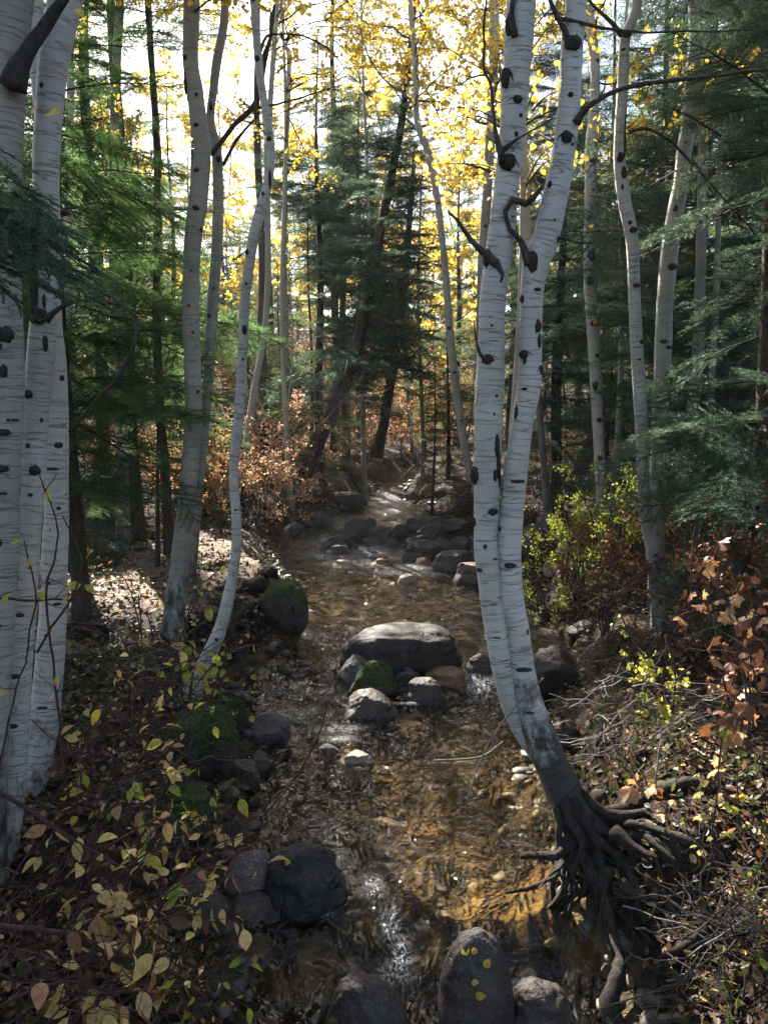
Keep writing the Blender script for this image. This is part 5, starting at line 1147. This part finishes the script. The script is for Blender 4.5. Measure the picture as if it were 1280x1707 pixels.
# thin sticks over the water
def onestick(label, pts, mat, name='fallen_branch', ns=6):
    C_, R_2 = px_path(pts, pts[0][3], .04); mb = MB(); tube(mb, C_, np.maximum(R_2, .0012), ns); o = link(name, mb.mesh(name, [mat], origin=C_[0]), None, Vector(C_[0])); tag(o, label, 'branch')
onestick('thin bare stick poking up over the creek left of centre', [(440,1360,3,4.0),(490,1300,3,4.0),(530,1230,3,4.0),(545,1175,2,4.0)], M_TWIG_RED)
onestick('hair thin twig drooping over the creek left of the twin birch foot', [(905,1130,3,4.1),(840,1200,3,4.0),(800,1270,3,4.0),(775,1345,2,4.0)], M_TWIG_PALE)
onestick('pale stick floating at the middle of the creek', [(723,1268,4,4.35),(770,1266,4,4.35),(806,1260,3,4.35),(838,1236,2,4.35)], M_TWIG_PALE)
onestick('long pale stick lying over the leaves in front of the path side aspen', [(390,1000,3,6.2),(350,1030,5,6.0),(300,1070,6,5.8),(270,1110,6,5.6)], M_TWIG)

# fallen leaves one can point to
def single(label, px, py, kind, L, mat, Yoff=0.0, seed=0, Y=None, rot=None, nrm=(0, -.5, .8)):
    if Y is None: p = ghit(px, py)
    else: p = at(px, py, Y)
    r = np.random.default_rng(seed); o = link('leaf', leafmesh(kind, L, mat), None, Vector(p)+Vector((0, 0, .012)))
    z = Vector(nrm).normalized(); x = Vector((math.cos(seed), 0, math.sin(seed))); x = (x-z*x.dot(z)).normalized(); y = z.cross(x)
    o.matrix_world = Matrix.Translation(o.location)@Matrix((x, y, z)).transposed().to_4x4(); tag(o, label, 'leaf'); return o
dg = bpy.context.evaluated_depsgraph_get()
bpy.context.view_layer.update(); dg.update()
# thin the crowns where the sun reaches the spots that the photograph shows sunlit
rr_ = np.random.default_rng(3); gone = set()
for (px, py, rad, cnt) in PRUNE:
    q = ghit(px, py) if (px, py) not in rad_Y else None
    for _ in range(cnt):
        if q is not None:
            a, b = rr_.uniform(0, 6.28), rad*rr_.random()**.5; p_ = Vector((q[0]+b*math.cos(a), q[1]+b*math.sin(a), 0)); p_.z = max(H(p_.x, p_.y), -.3)+.05
        else:
            a = rr_.normal(size=3)*rad*.5; p_ = Vector(at(px, py, rad_Y[(px, py)])+a)
        o_ = p_+SUNV*.35
        for hop in range(60):
            ok, loc, nor, idx, ob, mm = SC.ray_cast(dg, o_, SUNV)
            if not ok: break
            if ob.name.split('.')[0] in ('branch', 'limb', 'dead_branch'): gone.add(ob.name)
            o_ = loc+SUNV*.02
            if (loc-p_).length > 60: break
for nme in gone:
    ob_ = bpy.data.objects[nme]
    for ch_ in list(ob_.children): bpy.data.objects.remove(ch_)
    bpy.data.objects.remove(ob_)
print('PRUNED', len(gone))
bpy.context.view_layer.update(); dg = bpy.context.evaluated_depsgraph_get(); dg.update()
def rayhit(px, py):
    ok, loc, nor, idx, ob, mm = SC.ray_cast(dg, Vector(CAM), Vector(ray(px, py)).normalized()); return (loc, nor, ob) if ok else (None, None, None)
def stuck(label, px, py, kind, L, mat, seed):
    loc, nor, ob = rayhit(px, py)
    if loc is None: return
    o = single(label, px, py, kind, L, mat, seed=seed, Y=loc[1], nrm=tuple(nor)); o.matrix_world = Matrix.Translation(loc+nor*.006)@o.matrix_world.to_3x3().to_4x4()
for a in [('topmost yellow leaf stuck on the tall wet boulder',795,1581,'round',.032,M_LEAF_Y),('pale round leaf below the topmost one on the wet boulder',779,1596,'round',.048,M_LEAF_CUR),('orange yellow leaf at the right side of the wet boulder',806,1614,'round',.042,M_LEAF_Y),('dull curled leaf in the middle of the wet boulder face',789,1629,'round',.036,M_LEAF_PALE),('lowest yellow leaf on the wet boulder',791,1657,'round',.045,M_LEAF_Y),
  ('single yellow leaf on the dark wedge shaped boulder',476,1436,'round',.040,M_LEAF_Y),('pale leaf on the front of the pinkish speckled rock',421,1464,'pointed',.035,M_LEAF_PALE),('orange leaf pair caught on the angular left bank rock',441,1240,'round',.05,M_LEAF_OR),
  ('orange leaf stuck high on the mottled aspen trunk',990,373,'round',.075,M_LEAF_Y),('orange leaf stuck midway on the mottled aspen trunk',988,543,'pointed',.10,M_LEAF_Y)]:
    stuck(*a, seed=hash(a[0][:3]) % 7 if False else a[1] % 7)
for k, (lab, px, py, Yv, kd, L, m_) in enumerate([('yellow leaf hanging in front of the top of the foreground birches',142,42,1.9,'pointed',.042,M_LEAF_Y),('orange leaf beside the foreground fir bough tip',108,197,2.0,'pointed',.050,M_LEAF_Y),('pale yellow leaf above the foreground fir bough',68,180,2.0,'pointed',.036,M_LEAF_PALE)]):
    x = rayhit(px, py)
    o = single(lab, px, py, kd, L, m_, seed=k+2, Y=Yv, nrm=(.35-.4*k, -.8, .55))
# leaf litter and twig litter
def litter(name, label, n, seed, size, mat, ymax=17, shape='pointed', region=None, up=0):
    r = np.random.default_rng(seed); yy = 2.3+(ymax-2.3)*r.random(n*3)**1.5; xx = r.uniform(-1, 1, n*3)*(yy*.55+.5); d = edge_d(xx, yy)[0]; ok = (d > .06) & ((vnoise(xx, yy, .6, 31+(seed if up else 0)) > (.05 if up else -.15)) | (r.random(n*3) < (.1 if up else .25))); xx, yy = xx[ok][:n], yy[ok][:n]; n = len(xx)
    z = hgt(xx, yy)+.012+.02*r.random(n)+up*r.random(n)**1.3; V0 = np.array([[-.5, 0, 0], [-.15, .28, .06], [.25, .24, .08], [.5, 0, 0], [.25, -.24, .07], [-.15, -.28, .05]]); a = r.uniform(0, 6.28, n); s = size*r.uniform(.6, 1.3, n)*(1+.02*yy); tl_ = r.normal(0, .35+2.5*up, n); tb_ = r.normal(0, .35+2.5*up, n)
    V = V0[None]*s[:, None, None]; x, y, zz = V[..., 0], V[..., 1], V[..., 2]*r.uniform(-1, 1.5, n)[:, None]
    y2 = y*np.cos(tl_)[:, None]-zz*np.sin(tl_)[:, None]; z2 = y*np.sin(tl_)[:, None]+zz*np.cos(tl_)[:, None]; x2 = x*np.cos(tb_)[:, None]+z2*np.sin(tb_)[:, None]; z3 = -x*np.sin(tb_)[:, None]+z2*np.cos(tb_)[:, None]
    X_ = x2*np.cos(a)[:, None]-y2*np.sin(a)[:, None]+xx[:, None]; Y_ = x2*np.sin(a)[:, None]+y2*np.cos(a)[:, None]+yy[:, None]; Z_ = z3+z[:, None]+np.minimum(abs(tl_), .6)[:, None]*s[:, None]*.15
    b = np.arange(n)[:, None]*6; Q_ = np.concatenate([b+[0, 1, 2, 3], b+[0, 3, 4, 5]]); o = link(name, mk_mesh(name, np.stack([X_, Y_, Z_], -1).reshape(-1, 3), Q=Q_, mats=[mat], attrs={'tint': np.repeat(r.random(n), 6)}, smooth=False)); tag(o, label, 'leaves', kind='stuff')
litter('leaf_litter', 'brown and tan fallen leaves covering both banks', 20000, 131, .045, M_LITTER)
litter('ground_cover', 'low green and dull leaves growing over both banks', 11000, 134, .042, M_LEAF_DG, 16, up=.16)
litter('dry_undergrowth', 'brown curled leaves hanging in the low undergrowth', 1600, 135, .045, M_LEAF_BR, 18, up=.22)
litter('yellow_leaf_litter', 'fresh yellow fallen leaves scattered over both banks', 1500, 132, .045, M_LEAF_PALE, 13)
r = np.random.default_rng(133); mb = MB()
for k in range(1500):
    y = 2.4+r.random()**1.4*13; x = r.uniform(-1, 1)*(y*.55+.4)
    if float(edge_d(x, y)[0]) < .02: continue
    a = r.uniform(0, 6.28); l = r.uniform(.08, .35); d = np.array([math.cos(a), math.sin(a)]); P = np.array([[x+d[0]*l*f+r.normal(0, .006), y+d[1]*l*f+r.normal(0, .006), 0] for f in (-.5, 0, .5)]); P[:, 2] = [H(a_, b_)+.012+r.random()*.025 for a_, b_ in P[:, :2]]; tube(mb, P, np.array([.003, .0028, .0015])*r.uniform(.6, 1.6), 4, cap=False)
tag(link('twig_litter', mb.mesh('twig_litter', [M_TWIG])), 'fine dead twigs strewn over both banks', 'twigs', kind='stuff')

# soft backlit air
mh, th, oh = new_mat('air'); nh = N(th)
pv = nh('VolumePrincipled', {'Color': (.92, .95, 1, 1), 'Density': HAZE, 'Anisotropy': .35}); th.links.new(pv.outputs[0], oh.inputs['Volume'])
hv = np.array([[x, y, z] for z in (-2.5, 34) for x, y in ((-175, -55), (175, -55), (175, 520), (-175, 520))], float)
hz = link('haze', mk_mesh('haze', hv, Q=[(0, 3, 2, 1), (4, 5, 6, 7), (0, 1, 5, 4), (1, 2, 6, 5), (2, 3, 7, 6), (3, 0, 4, 7)], mats=[mh], smooth=False)); hz['kind'] = 'stuff'; hz['label'] = 'thin bright haze hanging in the backlit woods'

# every background repeat gets words of its own: what it stands behind, and how near it is
def project(p):
    d = depth_of(p); return CX+FPX*p[0]/d
LAND = [(-900, 0, 'beyond the left edge trunks'), (0, 130, 'behind the foreground birch clump'), (130, 260, 'behind the aspen beside the path'), (260, 375, 'behind the stout path side aspen'), (375, 455, 'behind the snaking aspen'),
        (455, 530, 'behind the slim pole aspen'), (530, 600, 'behind the leaning conifer foot'), (600, 680, 'straight up the creek'), (680, 750, 'behind the young open spruce'), (750, 830, 'behind the left stem of the twin birch'),
        (830, 900, 'behind the right stem of the twin birch'), (900, 970, 'just right of the twin birch'), (970, 1040, 'behind the mottled aspen'), (1040, 1120, 'behind the crooked aspen'), (1120, 1210, 'behind the dim grey trunk'), (1210, 2200, 'beyond the right edge spruce')]
ORD = ['nearest', 'second nearest', 'third nearest', 'fourth nearest', 'fifth nearest', 'sixth nearest', 'seventh nearest', 'eighth nearest', 'ninth nearest', 'tenth nearest', 'eleventh nearest', 'twelfth nearest', 'farthest']
grp = {}
for o in SC.objects:
    if o.parent is None and o.get('group'): grp.setdefault(o['group'], []).append(o)
SHORT = {'distant conifers along the far slope': 'distant conifer', 'tall high crowned conifers left of the creek': 'tall bare trunked conifer', 'bare grey saplings in the thicket': 'bare grey sapling', 'far aspens glowing yellow in the background': 'yellow aspen', 'conifers standing back in the forest': 'dark conifer', 'orange bushes in the thicket beyond the path': 'orange thicket bush',
         'red leaved bushes left of the far bend': 'red leaved bush', 'orange bushes behind the far bend': 'tall orange bush', 'reddish bushes on the far sunlit slope': 'reddish slope bush', 'orange bushes right of the twin birch': 'low orange bush',
         'golden bushes behind the left trunks': 'golden bush', 'brown bushes under the right spruces': 'brown shaded bush', 'pale bushes on the bright slope left of centre': 'pale orange slope bush'}
for gname, obs in grp.items():
    cells = {}
    for o in obs:
        px = project(np.array(o.location)); lm = next((l for a, b, l in LAND if a <= px < b), LAND[-1][2] if px > 600 else LAND[0][2]); cells.setdefault(lm, []).append(o)
    for lm, os_ in cells.items():
        os_.sort(key=lambda o: o.location.y)
        for k, o in enumerate(os_):
            o['label'] = (('' if len(os_) == 1 else ORD[12 if k == len(os_)-1 else min(k, 11)]+' ')+SHORT[gname]+' '+lm)
